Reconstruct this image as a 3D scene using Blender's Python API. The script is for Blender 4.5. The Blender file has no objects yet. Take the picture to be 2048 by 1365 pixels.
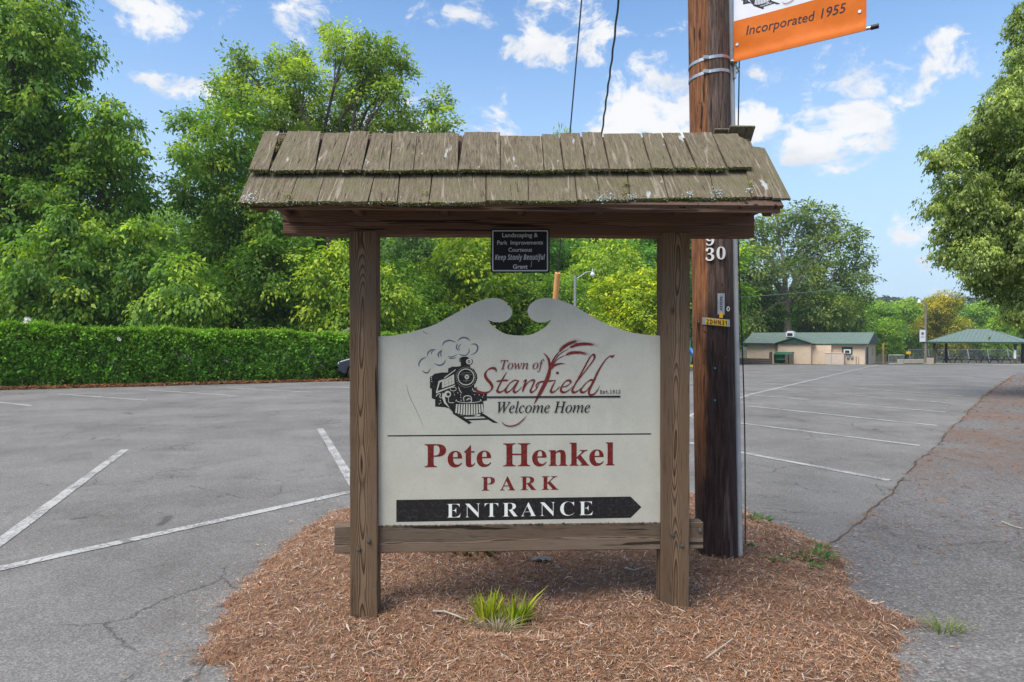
import bpy, math, random
import numpy as np
from mathutils import Matrix, Vector
from mathutils.geometry import tessellate_polygon

sc = bpy.context.scene
COL = sc.collection
R = math.radians
PI = math.pi

# ------------------------------------------------------------------ camera, sky, sun, exposure
F, CX, CY = 1365.0, 1024.0, 682.5
EYE = 1.55
PITCH = math.atan(10.5 / F)
cam_d = bpy.data.cameras.new('camera'); cam = bpy.data.objects.new('camera', cam_d); COL.objects.link(cam)
cam.location = (0, 0, EYE); cam.rotation_euler = (PI / 2 - PITCH, 0, 0)
cam_d.sensor_width = 36; cam_d.lens = 36 * F / 2048; cam_d.clip_end = 4000; cam_d.clip_start = 0.05
sc.camera = cam
sc.render.resolution_x, sc.render.resolution_y = 1024, 682

SUN_EL, SUN_AZ = R(57), R(226)            # azimuth clockwise from +Y (the view direction)
sun_d = bpy.data.lights.new('sun', 'SUN'); sun_d.energy = 1.5; sun_d.angle = R(40); sun_d.color = (1.0, .955, .88)
sun = bpy.data.objects.new('sun', sun_d); COL.objects.link(sun)
sdir = Vector((math.sin(SUN_AZ) * math.cos(SUN_EL), math.cos(SUN_AZ) * math.cos(SUN_EL), math.sin(SUN_EL)))
sun.rotation_euler = sdir.to_track_quat('Z', 'Y').to_euler(); sun.location = sdir * 60

sc.view_settings.view_transform = 'Standard'; sc.view_settings.look = 'None'
sc.view_settings.exposure = 1.8; sc.view_settings.gamma = 1; sc.view_settings.use_curve_mapping = False
sc.render.engine = 'CYCLES'
sc.cycles.max_bounces = 8; sc.cycles.transparent_max_bounces = 8; sc.cycles.use_denoising = True

_m = Matrix.Rotation(PI / 2 - PITCH, 3, 'X')
def ray(px, py):
    return (_m @ Vector(((px - CX) / F, (CY - py) / F, -1.0)))
def P(px, py, Y):                          # point at depth Y in the direction the photo shows it
    d = ray(px, py); return Vector((0, 0, EYE)) + d * (Y / d.y)
def g(y):                                   # the lot falls gently away beyond 18 m
    return -0.028 * max(0.0, y - 18.0) if y < 95 else -2.156 - 0.06 * (y - 95)
def G(px, py, dz=0.0):                      # where the line of sight meets the lot
    d = ray(px, py); lo, hi = 0.5, 400.0
    f = lambda Y: EYE + d.z * Y / d.y - g(Y) - dz
    for _ in range(60):
        m = (lo + hi) / 2
        if f(m) > 0: lo = m
        else: hi = m
    return Vector((d.x * lo / d.y, lo, g(lo) + dz))
def plane_hit(px, py, o, n):
    d = ray(px, py); c = Vector((0, 0, EYE)); t = (o - c).dot(n) / d.dot(n); return c + d * t

# ------------------------------------------------------------------ node helpers
class NT:
    def __init__(s, tree): s.t = tree
    def n(s, typ, ins=None, **kw):
        nd = s.t.nodes.new(typ)
        for k, v in kw.items(): setattr(nd, k, v)
        for k, v in (ins or {}).items():
            if isinstance(v, bpy.types.NodeSocket): s.t.links.new(v, nd.inputs[k])
            else: nd.inputs[k].default_value = v
        return nd
    def math(s, op, a, b=0.0, c=0.0, clamp=False):
        return s.n('ShaderNodeMath', {0: a, 1: b, 2: c}, operation=op, use_clamp=clamp).outputs[0]
    def vmath(s, op, a, b=(0, 0, 0)):
        return s.n('ShaderNodeVectorMath', {0: a, 1: b}, operation=op).outputs[0]
    def noise(s, vec, scale, detail=4.0, rough=0.55, dist=0.0):
        return s.n('ShaderNodeTexNoise', {'Vector': vec, 'Scale': scale, 'Detail': detail, 'Roughness': rough, 'Distortion': dist}).outputs['Fac']
    def mix(s, f, a, b, typ='MIX'):
        nd = s.n('ShaderNodeMix', data_type='RGBA', blend_type=typ)
        for k, v in ((0, f), (6, a), (7, b)):
            if isinstance(v, bpy.types.NodeSocket): s.t.links.new(v, nd.inputs[k])
            else: nd.inputs[k].default_value = v if k == 0 else (*v, 1)[:4]
        return nd.outputs[2]
    def ramp(s, f, stops):
        nd = s.n('ShaderNodeValToRGB', {0: f}); cr = nd.color_ramp
        while len(cr.elements) < len(stops): cr.elements.new(.5)
        for e, (p, c) in zip(cr.elements, stops):
            e.position = p; e.color = (*c, 1) if len(c) == 3 else c
        return nd.outputs[0]
    def smooth(s, x, a, b):
        return s.n('ShaderNodeMapRange', {0: x, 1: a, 2: b, 3: 0.0, 4: 1.0}, interpolation_type='SMOOTHSTEP').outputs[0]
    def bump(s, h, strength, dist):
        return s.n('ShaderNodeBump', {'Height': h, 'Strength': strength, 'Distance': dist}).outputs[0]
def G3(v): return (v, v, v)

def new_mat(name):
    m = bpy.data.materials.new(name); m.use_nodes = True; m.node_tree.nodes.clear()
    t = NT(m.node_tree); out = t.n('ShaderNodeOutputMaterial')
    b = t.n('ShaderNodeBsdfPrincipled'); t.t.links.new(b.outputs[0], out.inputs[0])
    return m, t, b, out
def lk(t, a, b): t.t.links.new(a, b)
def objvec(t, rand=True):
    tc = t.n('ShaderNodeTexCoord').outputs['Object']
    if not rand: return tc
    r = t.n('ShaderNodeObjectInfo').outputs['Random']
    return t.vmath('ADD', tc, t.n('ShaderNodeCombineXYZ', {0: t.math('MULTIPLY', r, 13.7), 1: t.math('MULTIPLY', r, 7.1), 2: t.math('MULTIPLY', r, 29.3)}).outputs[0])

def plain(name, c, rough=.6, var=.25, scale=6.0, metal=0.0, bump=0.0, c2=None, spec=.4, bscale=None):
    m, t, b, _ = new_mat(name); v = objvec(t)
    c2 = c2 or tuple(x * (1 - var) for x in c)
    n1 = t.noise(v, scale, 6, .62)
    col = t.mix(t.smooth(n1, .35, .68), c, c2)
    lk(t, col, b.inputs['Base Color']); b.inputs['Roughness'].default_value = rough; b.inputs['Metallic'].default_value = metal
    b.inputs['Specular IOR Level'].default_value = spec
    if bump: lk(t, t.bump(t.noise(v, bscale or scale * 8, 5), .5, bump), b.inputs['Normal'])
    return m

def wood(name, axis, dark, mid, light, ring=38.0, off=(.0, .19, 0), grey=.35, greyc=(.16, .145, .125), rough=.85, bump=.004, moss=0.0, squash=.07):
    m, t, b, _ = new_mat(name)
    tc = t.n('ShaderNodeTexCoord').outputs['Object']
    rnd = t.n('ShaderNodeObjectInfo').outputs['Random']
    sep = t.n('ShaderNodeSeparateXYZ', {0: tc})
    X, Y, Z = sep.outputs
    if axis == 'X': a, bb, l = Y, Z, X
    elif axis == 'Y': a, bb, l = X, Z, Y
    else: a, bb, l = X, Y, Z
    l2 = t.math('ADD', l, t.math('MULTIPLY', rnd, 31.0))
    low = t.n('ShaderNodeCombineXYZ', {0: t.math('MULTIPLY', a, 1.5), 1: t.math('MULTIPLY', bb, 1.5), 2: t.math('MULTIPLY', l2, .42)}).outputs[0]
    wob = t.n('ShaderNodeTexNoise', {'Vector': low, 'Scale': 2.6, 'Detail': 2.0, 'Roughness': .45}).outputs['Color']
    ws = t.n('ShaderNodeSeparateXYZ', {0: wob})
    # log centre lies behind the face; slow wander of the log makes the cathedral arches
    ra = t.math('ADD', t.math('ADD', a, t.math('MULTIPLY_ADD', rnd, .07, off[0] - .035)), t.math('MULTIPLY_ADD', ws.outputs[0], .05, -.025))
    rb = t.math('ADD', t.math('ADD', bb, off[1]), t.math('MULTIPLY_ADD', ws.outputs[1], .10, -.05))
    rad = t.math('SQRT', t.math('ADD', t.math('MULTIPLY', ra, ra), t.math('MULTIPLY', rb, rb)))
    fine = t.n('ShaderNodeCombineXYZ', {0: a, 1: bb, 2: t.math('MULTIPLY', l2, .05)}).outputs[0]
    fn = t.noise(fine, 160.0, 4, .6)
    fn2 = t.noise(fine, 45.0, 3, .5)
    ph = t.math('FRACT', t.math('ADD', t.math('MULTIPLY', rad, ring), t.math('MULTIPLY', fn2, .35)))
    late = t.math('SUBTRACT', t.smooth(ph, .35, .86), t.smooth(ph, .9, 1.0))       # soft earlywood, dark latewood line
    col = t.mix(late, light, dark)
    col = t.mix(t.math('MULTIPLY', fn, .5), col, mid)
    col = t.mix(t.math('MULTIPLY', t.smooth(t.noise(fine, 95.0, 3, .6), .55, .68), .55), col, tuple(x * .8 for x in dark))
    wn = t.noise(low, 4.0, 5, .6)
    col = t.mix(t.math('MULTIPLY', t.smooth(wn, .42, .7), grey), col, greyc)
    chk = t.noise(t.n('ShaderNodeCombineXYZ', {0: a, 1: bb, 2: t.math('MULTIPLY', l2, .03)}).outputs[0], 34.0, 2, .5)
    crack = t.smooth(chk, .655, .685)
    col = t.mix(t.math('MULTIPLY', crack, .85), col, tuple(x * .18 for x in dark))
    kn = t.n('ShaderNodeTexVoronoi', {'Vector': t.n('ShaderNodeCombineXYZ', {0: t.math('MULTIPLY', a, 1.0), 1: t.math('MULTIPLY', bb, 1.0), 2: t.math('MULTIPLY', l2, .55)}).outputs[0], 'Scale': 4.6, 'Randomness': 1.0}).outputs['Distance']
    col = t.mix(t.math('MULTIPLY', t.math('SUBTRACT', 1.0, t.smooth(kn, .03, .10)), .8), col, tuple(x * .35 for x in dark))
    if moss:
        mo = t.smooth(t.noise(tc, 7.0, 5, .6), .52, .72)
        col = t.mix(t.math('MULTIPLY', mo, moss), col, (.07, .10, .03))
    lk(t, col, b.inputs['Base Color']); b.inputs['Roughness'].default_value = rough; b.inputs['Specular IOR Level'].default_value = .25
    h = t.math('ADD', t.math('MULTIPLY', late, .5), t.math('ADD', t.math('MULTIPLY', fn, .5), t.math('MULTIPLY', crack, -1.5)))
    lk(t, t.bump(h, .8, bump), b.inputs['Normal'])
    return m

def leaf_mat(name, trans=.42, rough=.55, spec=.25):
    m, t, b, out = new_mat(name)
    at = t.n('ShaderNodeAttribute', attribute_name='tint').outputs['Color']
    oc = t.n('ShaderNodeObjectInfo').outputs['Color']
    col = t.mix(1.0, at, oc, 'MULTIPLY')
    lk(t, col, b.inputs['Base Color']); b.inputs['Roughness'].default_value = rough; b.inputs['Specular IOR Level'].default_value = spec
    tr = t.n('ShaderNodeBsdfTranslucent', {'Color': t.mix(1.0, col, (1.15, 1.3, .45), 'MULTIPLY')})
    ms = t.n('ShaderNodeMixShader', {0: trans}); lk(t, b.outputs[0], ms.inputs[1]); lk(t, tr.outputs[0], ms.inputs[2])
    lk(t, ms.outputs[0], out.inputs[0])
    return m
def tint_mat(name, rough=.85, spec=.2):
    m, t, b, out = new_mat(name)
    lk(t, t.n('ShaderNodeAttribute', attribute_name='tint').outputs['Color'], b.inputs['Base Color'])
    b.inputs['Roughness'].default_value = rough; b.inputs['Specular IOR Level'].default_value = spec
    return m

# ------------------------------------------------------------------ the sky (Nishita + broken cumulus)
world = bpy.data.worlds.new('World'); sc.world = world; world.use_nodes = True
wt = NT(world.node_tree); world.node_tree.nodes.clear()
sky = wt.n('ShaderNodeTexSky', sky_type='NISHITA', sun_disc=False, sun_elevation=SUN_EL, sun_rotation=SUN_AZ,
           air_density=1.0, dust_density=.6, ozone_density=1.6, altitude=200)
dirv = wt.n('ShaderNodeTexCoord').outputs['Generated']
dv = wt.vmath('MULTIPLY', dirv, (1, 1, 1.5))
warp = wt.n('ShaderNodeTexNoise', {'Vector': dv, 'Scale': 9.0, 'Detail': 4.0}).outputs['Color']
dw = wt.vmath('ADD', dv, wt.vmath('MULTIPLY', wt.vmath('SUBTRACT', warp, (.5, .5, .5)), (.10, .10, .10)))
fbm = wt.noise(dw, 17.0, 10, .64)
wide = wt.noise(dv, 3.2, 3, .5)
CLOUDS = [(290, 20, 70, .9), (335, 40, 45, .8), (580, 20, 60, .9), (610, -20, 60, .8), (340, 170, 60, .55), (420, 185, 60, .7), (270, 160, 30, .5),
          (1060, 85, 62, 1.2), (1110, 105, 50, 1.1), (1180, 95, 60, .9), (1120, 20, 110, .6), (920, 10, 70, .6), (1300, 190, 75, 1.25), (1370, 220, 80, 1.2), (1270, 240, 70, 1.2), (1330, 275, 80, 1.2), (1230, 280, 60, 1.1),
          (1500, 245, 62, 1.2), (1410, 275, 80, .9), (1450, 200, 60, .6), (1520, 125, 34, .85), (1690, 140, 48, 1.15), (1720, 160, 36, .8), (1860, 125, 56, 1.15), (1890, 150, 40, .8), (1785, 175, 24, .85),
          (1700, 250, 52, 1.3), (1735, 285, 50, 1.2), (1640, 300, 62, 1.3), (1680, 305, 60, 1.2), (1600, 250, 40, .6), (1310, 75, 28, .6), (1790, 445, 34, .62), (1740, 440, 30, .55), (1810, 480, 34, .62), (1770, 500, 34, .5), (1830, 530, 30, .45), (1660, 385, 22, .5), (1560, 330, 30, .4),
          (800, 300, 120, .9), (960, 290, 90, .8), (620, 250, 90, .8)]
blob = None
for px, py, r, wgt in CLOUDS:
    d = ray(px, py).normalized(); d = Vector((d.x, d.y, d.z * 1.5))
    L = wt.n('ShaderNodeVectorMath', {0: dw, 1: tuple(d)}, operation='DISTANCE').outputs['Value']
    v = wt.math('MULTIPLY', wt.math('SUBTRACT', 1.0, wt.smooth(L, 0.0, r * 1.95 / F)), wgt)
    blob = v if blob is None else wt.math('MAXIMUM', blob, v)
elsewhere = wt.smooth(wide, .44, .58)
# unseen cloud out of view, thickened for white fill light; ahead it thins out where the counted clouds stand
ahead = wt.smooth(wt.n('ShaderNodeSeparateXYZ', {0: dirv}).outputs[1], .55, .80)
field = wt.math('MULTIPLY', elsewhere, wt.math('SUBTRACT', 1.0, ahead))
dens = wt.math('ADD', wt.math('MAXIMUM', blob, field), wt.math('MULTIPLY_ADD', fbm, 3.6, -2.16))
cl = wt.math('MULTIPLY', wt.smooth(dens, .05, .70), .96)
shade = wt.noise(wt.vmath('ADD', dw, (0, 0, .02)), 10.0, 5, .55)
ccol = wt.mix(wt.smooth(shade, .42, .68), (4.75, 4.75, 4.75), (3.7, 3.85, 4.15))
elev = wt.n('ShaderNodeSeparateXYZ', {0: dirv}).outputs[2]
# pale veil of moist air low down
veil = wt.math('MULTIPLY', wt.math('SUBTRACT', 1.0, wt.smooth(elev, .02, .50)), .93)
blue = wt.n('ShaderNodeHueSaturation', {'Saturation': 1.15, 'Value': 1.12, 'Color': sky.outputs[0]}).outputs[0]
skyc = wt.mix(veil, blue, (2.65, 3.65, 4.65))
final = wt.mix(cl, skyc, ccol)
bg = wt.n('ShaderNodeBackground', {'Color': final, 'Strength': .060})
wo = wt.n('ShaderNodeOutputWorld'); wt.t.links.new(bg.outputs[0], wo.inputs[0])

# ------------------------------------------------------------------ mesh helpers
def mesh_obj(name, verts, faces, mat, parent=None, smooth=False, tint=None, loc=None, kind=None):
    me = bpy.data.meshes.new(name)
    if isinstance(faces, np.ndarray):
        nf, k = faces.shape
        me.vertices.add(len(verts)); me.vertices.foreach_set('co', np.ascontiguousarray(verts, dtype=np.float32).ravel())
        me.loops.add(nf * k); me.loops.foreach_set('vertex_index', faces.astype(np.int32).ravel())
        me.polygons.add(nf); me.polygons.foreach_set('loop_start', np.arange(0, nf * k, k, dtype=np.int32))
        me.update(calc_edges=True)
    else:
        me.from_pydata([tuple(v) for v in verts], [], faces)
    if tint is not None:
        a = me.attributes.new('tint', 'FLOAT_COLOR', 'POINT')
        c = np.ones((len(verts), 4), np.float32); c[:, :3] = tint; a.data.foreach_set('color', c.ravel())
    if smooth: me.polygons.foreach_set('use_smooth', [True] * len(me.polygons))
    if isinstance(mat, (list, tuple)):
        for m in mat: me.materials.append(m)
    elif mat: me.materials.append(mat)
    o = bpy.data.objects.new(name, me); COL.objects.link(o)
    if parent: o.parent = parent
    if loc is not None: o.location = loc
    if kind: o['kind'] = kind
    return o
def tag(o, label, cat, group=None):
    o['label'] = label; o['category'] = cat
    if group: o['group'] = group
    return o
def thing(name, label, cat, loc=(0, 0, 0), rz=0.0, group=None):
    o = bpy.data.objects.new(name, None); COL.objects.link(o); o.location = loc; o.rotation_euler = (0, 0, rz); o.empty_display_size = .2
    return tag(o, label, cat, group)
def dup(root, loc, rz=0.0, scale=None, label=None, group=None, color=None):
    def cp(o, par):
        c = o.copy(); COL.objects.link(c)
        if par: c.parent = par
        if color and o.type == 'MESH' and o.name.startswith('crown'): c.color = color
        for ch in list(o.children): cp(ch, c)
        return c
    r = cp(root, None); r.location = loc; r.rotation_euler = (0, 0, rz)
    if scale: r.scale = scale if hasattr(scale, '__len__') else (scale,) * 3
    if label: r['label'] = label
    if group: r['group'] = group
    elif 'group' in r: del r['group']
    return r

class MB:
    def __init__(s): s.v, s.f = [], []
    def add(s, vs, fs):
        o = len(s.v); s.v += [Vector(v) for v in vs]; s.f += [tuple(i + o for i in f) for f in fs]; return s
    def box(s, c, d, bev=0.0, M=None):
        hx, hy, hz = d[0] / 2, d[1] / 2, d[2] / 2; c = Vector(c)
        b = min(bev, hx * .9, hy * .9, hz * .9); vs, fs, idx = [], [], {}
        T = (lambda p: M @ p + c) if M else (lambda p: p + c)
        if b <= 0:
            for x in (-1, 1):
                for y in (-1, 1):
                    for z in (-1, 1): idx[x, y, z] = len(vs); vs.append(T(Vector((x * hx, y * hy, z * hz))))
            i = lambda x, y, z: idx[x, y, z]
            fs = [(i(-1, -1, -1), i(-1, -1, 1), i(-1, 1, 1), i(-1, 1, -1)), (i(1, -1, -1), i(1, 1, -1), i(1, 1, 1), i(1, -1, 1)),
                  (i(-1, -1, -1), i(1, -1, -1), i(1, -1, 1), i(-1, -1, 1)), (i(-1, 1, -1), i(-1, 1, 1), i(1, 1, 1), i(1, 1, -1)),
                  (i(-1, -1, -1), i(-1, 1, -1), i(1, 1, -1), i(1, -1, -1)), (i(-1, -1, 1), i(1, -1, 1), i(1, 1, 1), i(-1, 1, 1))]
            return s.add(vs, fs)
        for x in (-1, 1):
            for y in (-1, 1):
                for z in (-1, 1):
                    for k in range(3):
                        p = [x * (hx - b), y * (hy - b), z * (hz - b)]; p[k] = (x * hx, y * hy, z * hz)[k]
                        idx[x, y, z, k] = len(vs); vs.append(T(Vector(p)))
        for k in range(3):
            o1, o2 = [j for j in range(3) if j != k]
            for sg in (-1, 1):
                q = []
                for a, b2 in ((-1, -1), (1, -1), (1, 1), (-1, 1)):
                    e = [0, 0, 0]; e[k] = sg; e[o1] = a; e[o2] = b2; q.append(idx[e[0], e[1], e[2], k])
                fs.append(tuple(q if (sg > 0) == (k != 1) else q[::-1]))
            for a in (-1, 1):
                for b2 in (-1, 1):
                    q = []
                    for sg, kk in ((-1, o1), (1, o1), (1, o2), (-1, o2)):
                        e = [0, 0, 0]; e[k] = sg; e[o1] = a; e[o2] = b2; q.append(idx[e[0], e[1], e[2], kk])
                    fs.append(tuple(q))
        for x in (-1, 1):
            for y in (-1, 1):
                for z in (-1, 1): fs.append(tuple(idx[x, y, z, k] for k in range(3)))
        return s.add(vs, fs)
    def tube(s, pts, rad, n=8, cap=True):
        pts = [Vector(p) for p in pts]; rad = rad if hasattr(rad, '__len__') else [rad] * len(pts)
        vs, fs = [], []; up = None
        for i, p in enumerate(pts):
            d = (pts[min(i + 1, len(pts) - 1)] - pts[max(i - 1, 0)]).normalized()
            if up is None: up = Vector((1, 0, 0)) if abs(d.x) < .9 else Vector((0, 1, 0))
            u = (up - d * up.dot(d)).normalized(); w = d.cross(u); up = u
            for k in range(n):
                a = 2 * PI * k / n; vs.append(p + (u * math.cos(a) + w * math.sin(a)) * rad[i])
        for i in range(len(pts) - 1):
            for k in range(n):
                fs.append((i * n + k, i * n + (k + 1) % n, (i + 1) * n + (k + 1) % n, (i + 1) * n + k))
        if cap: fs += [tuple(range(n))[::-1], tuple(range((len(pts) - 1) * n, len(pts) * n))]
        return s.add(vs, fs)
    def prism(s, loop, back):
        """loop: list of 3-D points (planar, may be concave); back: offset vector giving it thickness"""
        n = len(loop); back = Vector(back); loop = [Vector(p) for p in loop]
        tris = tessellate_polygon([loop])
        vs = loop + [p + back for p in loop]
        fs = [tuple(t) for t in tris] + [tuple(i + n for i in t[::-1]) for t in tris]
        fs += [(i, (i + 1) % n, (i + 1) % n + n, i + n) for i in range(n)]
        return s.add(vs, fs)
    def quad(s, a, b, c, d): return s.add([a, b, c, d], [(0, 1, 2, 3)])
    def build(s, name, mat, parent=None, smooth=False, loc=None, kind=None, recenter=False):
        o = mesh_obj(name, s.v, s.f, mat, parent, False, None, None, kind)
        me = o.data
        import bmesh
        bm = bmesh.new(); bm.from_mesh(me); bmesh.ops.recalc_face_normals(bm, faces=bm.faces); bm.to_mesh(me); bm.free()
        if smooth:
            me.polygons.foreach_set('use_smooth', [True] * len(me.polygons))
            me.set_sharp_from_angle(angle=R(40))
        if recenter:
            c = sum((v.co for v in me.vertices), Vector()) / max(1, len(me.vertices))
            me.transform(Matrix.Translation(-c)); o.location = c
        elif loc is not None: o.location = loc
        return o

def catmull(pts, n=8):
    pts = [np.array(p, float) for p in pts]; P_ = [2 * pts[0] - pts[1]] + pts + [2 * pts[-1] - pts[-2]]; out = []
    for i in range(1, len(P_) - 2):
        p0, p1, p2, p3 = P_[i - 1:i + 3]
        for k in range(n):
            t = k / n; out.append(.5 * ((2 * p1) + (-p0 + p2) * t + (2 * p0 - 5 * p1 + 4 * p2 - p3) * t * t + (-p0 + 3 * p1 - 3 * p2 + p3) * t ** 3))
    out.append(P_[-2]); return out

# ------------------------------------------------------------------ lettering (2-D triangles from Blender's own built-in face)
def fancy(s, up, lo, dig=None):
    o = ''
    for c in s:
        if c.isupper(): o += chr(up + ord(c) - 65)
        elif c.islower(): o += '\u210e' if (lo == 0x1D44E and c == 'h') else chr(lo + ord(c) - 97)
        elif c.isdigit() and dig: o += chr(dig + int(c))
        else: o += c
    return o
BOLD = lambda s: fancy(s, 0x1D400, 0x1D41A, 0x1D7CE)
ITAL = lambda s: fancy(s, 0x1D434, 0x1D44E)
MONO = lambda s: fancy(s, 0x1D670, 0x1D68A, 0x1D7F6)
SANSB = lambda s: fancy(s, 0x1D5D4, 0x1D5EE, 0x1D7EC)
SANSBI = lambda s: fancy(s, 0x1D63C, 0x1D656)
def text2d(s, cap_ref=None, offset=0.0, spacing=1.0, shear=0.0):
    """-> verts with x in 0..1 over the whole word and y in cap heights, faces"""
    def mk(body):
        c = bpy.data.curves.new('t', 'FONT'); c.body = body; c.offset = offset; c.space_character = spacing; c.shear = shear; c.resolution_u = 3
        o = bpy.data.objects.new('t', c); COL.objects.link(o); bpy.context.view_layer.update()
        m = o.evaluated_get(bpy.context.evaluated_depsgraph_get()).to_mesh()
        v = [(p.co.x, p.co.y) for p in m.vertices]; f = [tuple(q.vertices) for q in m.polygons]
        bpy.data.objects.remove(o); bpy.data.curves.remove(c); return v, f
    v, f = mk(s); ch = max(p[1] for p in mk(cap_ref or s[0])[0])
    x0 = min(p[0] for p in v); x1 = max(p[0] for p in v)
    return [((x - x0) / (x1 - x0), y / ch) for x, y in v], f, (x1 - x0) / ch
def text_px(t, a, b, cap):
    """place text2d output between baseline ends a, b (photo pixels), cap height in pixels"""
    v, f, _ = t; a = np.array(a, float); b = np.array(b, float)
    return [tuple(a + (b - a) * x - np.array((0, cap * y))) for x, y in v], f
T_NAME = text2d(BOLD('Pete Henkel'), BOLD('H')); T_PARK = text2d(BOLD('PARK'), spacing=1.45); T_ENT = text2d(BOLD('ENTRANCE'), offset=-.013, spacing=1.22)
T_TOWN = text2d(ITAL('Town of'), ITAL('T'), offset=.004); T_WEL = text2d(ITAL('Welcome Home'), ITAL('H'), offset=.004); T_EST = text2d(MONO('Est.1912'), MONO('E'), offset=.01)
T_P = [text2d('Landscaping &', 'L', offset=.012), text2d('Park  Improvements', 'P', offset=.012), text2d('Courteous', 'C', offset=.012), text2d(SANSBI('Keep Stanly Beautiful'), SANSBI('K'), offset=-.004), text2d('Grant', 'G', offset=.02)]
T_INC = text2d('Incorporated', 'I', shear=.18, offset=.004); T_YEAR = text2d('1955', '1', shear=.18, offset=.004)
T_TAG = text2d(SANSB('2DHN31'), SANSB('H'), spacing=1.25)
T_9, T_3, T_0 = (text2d(BOLD(c)) for c in '930')
T_GREY = text2d(SANSB('SEDIV'), SANSB('E'))

# ------------------------------------------------------------------ materials
rng = np.random.default_rng(7); random.seed(7)
M_POST = wood('weathered_post_wood', 'Z', (.036, .018, .010), (.100, .056, .031), (.205, .134, .078), ring=230, off=(.0, .045, 0), grey=.2, greyc=(.16, .132, .105))
M_BEAM = wood('brown_beam_wood', 'X', (.060, .029, .017), (.125, .066, .040), (.190, .108, .068), ring=170, off=(.06, .02, 0), grey=.12)
M_RAIL = wood('weathered_rail_wood', 'X', (.050, .030, .018), (.115, .076, .050), (.205, .148, .100), ring=200, off=(.06, .02, 0), grey=.35, greyc=(.19, .16, .128))
M_RAFT = wood('dark_rafter_wood', 'Y', (.07, .040, .026), (.11, .068, .046), (.15, .095, .065), ring=200, grey=.1)

def shingle_mat():
    m, t, b, _ = new_mat('weathered_shingle_wood')
    tc = t.n('ShaderNodeTexCoord').outputs['Object']; rnd = t.n('ShaderNodeObjectInfo').outputs['Random']
    sep = t.n('ShaderNodeSeparateXYZ', {0: tc}); X, Y, Z = sep.outputs       # Y runs up the slope
    off = t.math('MULTIPLY', rnd, 57.0)
    v = t.n('ShaderNodeCombineXYZ', {0: t.math('ADD', X, off), 1: t.math('MULTIPLY', Y, .10), 2: off}).outputs[0]
    v2 = t.n('ShaderNodeCombineXYZ', {0: t.math('ADD', X, off), 1: t.math('MULTIPLY', Y, .09), 2: off}).outputs[0]
    fib = t.noise(v, 130.0, 5, .6); str_ = t.noise(v2, 22.0, 4, .55, .4); cath = t.noise(v2, 12.0, 2, .5, .2)
    base = t.mix(t.smooth(fib, .3, .7), (.088, .070, .046), (.215, .172, .115))
    tone = t.math('FRACT', t.math('MULTIPLY', rnd, 7.31))
    base = t.mix(t.math('MULTIPLY', tone, .65), base, (.160, .140, .085))
    base = t.mix(t.math('MULTIPLY', t.smooth(str_, .55, .72), .55), base, (.115, .080, .050))
    ring = t.math('ABSOLUTE', t.math('SUBTRACT', t.math('FRACT', t.math('MULTIPLY', cath, 7.0)), .5))
    base = t.mix(t.math('MULTIPLY', t.math('SUBTRACT', 1.0, t.smooth(ring, .03, .14)), t.math('MULTIPLY', t.smooth(str_, .50, .62), .55)), base, (.40, .345, .275))
    spl = t.smooth(t.noise(v, 62.0, 2, .5), .66, .70)
    base = t.mix(t.math('MULTIPLY', spl, .8), base, (.028, .021, .014))
    pit = t.noise(t.vmath('ADD', tc, (0, 0, 0)), 150.0, 3, .7)
    base = t.mix(t.math('MULTIPLY', t.smooth(pit, .58, .68), .45), base, (.40, .36, .28))
    base = t.mix(t.math('MULTIPLY', t.smooth(t.noise(tc, 95.0, 3, .7), .58, .66), .5), base, (.05, .040, .028))
    wl = t.noise(t.n('ShaderNodeCombineXYZ', {0: t.math('ADD', X, off), 1: t.math('MULTIPLY', Y, .35), 2: off}).outputs[0], 17.0, 3, .5)
    base = t.mix(t.math('MULTIPLY', t.smooth(wl, .68, .74), .75), base, (.50, .53, .53))     # bleached flecks
    gr = t.smooth(t.noise(t.n('ShaderNodeVectorMath', {0: tc, 1: (7, 3, 1)}, operation='ADD').outputs[0], 6.0, 5, .65), .5, .72)
    base = t.mix(t.math('MULTIPLY', gr, .55), base, (.125, .125, .050))                        # green film
    lk(t, base, b.inputs['Base Color']); b.inputs['Roughness'].default_value = .92; b.inputs['Specular IOR Level'].default_value = .2
    lk(t, t.bump(t.math('ADD', fib, t.math('ADD', t.math('MULTIPLY', pit, .5), t.math('MULTIPLY', str_, .8))), 1.0, .009), b.inputs['Normal'])
    return m
M_SHING = shingle_mat()

def board_mat():
    m, t, b, _ = new_mat('aged_cream_sign_panel')
    v = t.n('ShaderNodeTexCoord').outputs['Object']
    blot = t.noise(v, 5.0, 6, .65); mott = t.noise(v, 130.0, 3, .7)
    col = t.mix(t.smooth(blot, .35, .7), (.47, .455, .375), (.415, .40, .33))
    col = t.mix(t.math('MULTIPLY', t.smooth(mott, .52, .70), .55), col, (.31, .30, .23))
    runs = t.noise(t.vmath('MULTIPLY', v, (1, 1, .06)), 26.0, 4, .6)
    col = t.mix(t.math('MULTIPLY', t.smooth(runs, .55, .75), .3), col, (.37, .36, .28))
    pale = t.noise(t.vmath('MULTIPLY', v, (1, 1, .6)), 9.0, 3, .5)
    col = t.mix(t.math('MULTIPLY', t.smooth(pale, .62, .74), .35), col, (.52, .51, .45))
    lk(t, col, b.inputs['Base Color']); b.inputs['Roughness'].default_value = .55
    return m
M_BOARD = board_mat()
def vinyl(name, c, wear=.12, wc=(.45, .45, .40)):
    m, t, b, _ = new_mat(name); v = t.n('ShaderNodeTexCoord').outputs['Object']
    lk(t, t.mix(t.math('MULTIPLY', t.smooth(t.noise(v, 60, 5, .7), .45, .8), wear), c, wc), b.inputs['Base Color']); b.inputs['Roughness'].default_value = .65; b.inputs['Specular IOR Level'].default_value = .2
    return m
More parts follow.
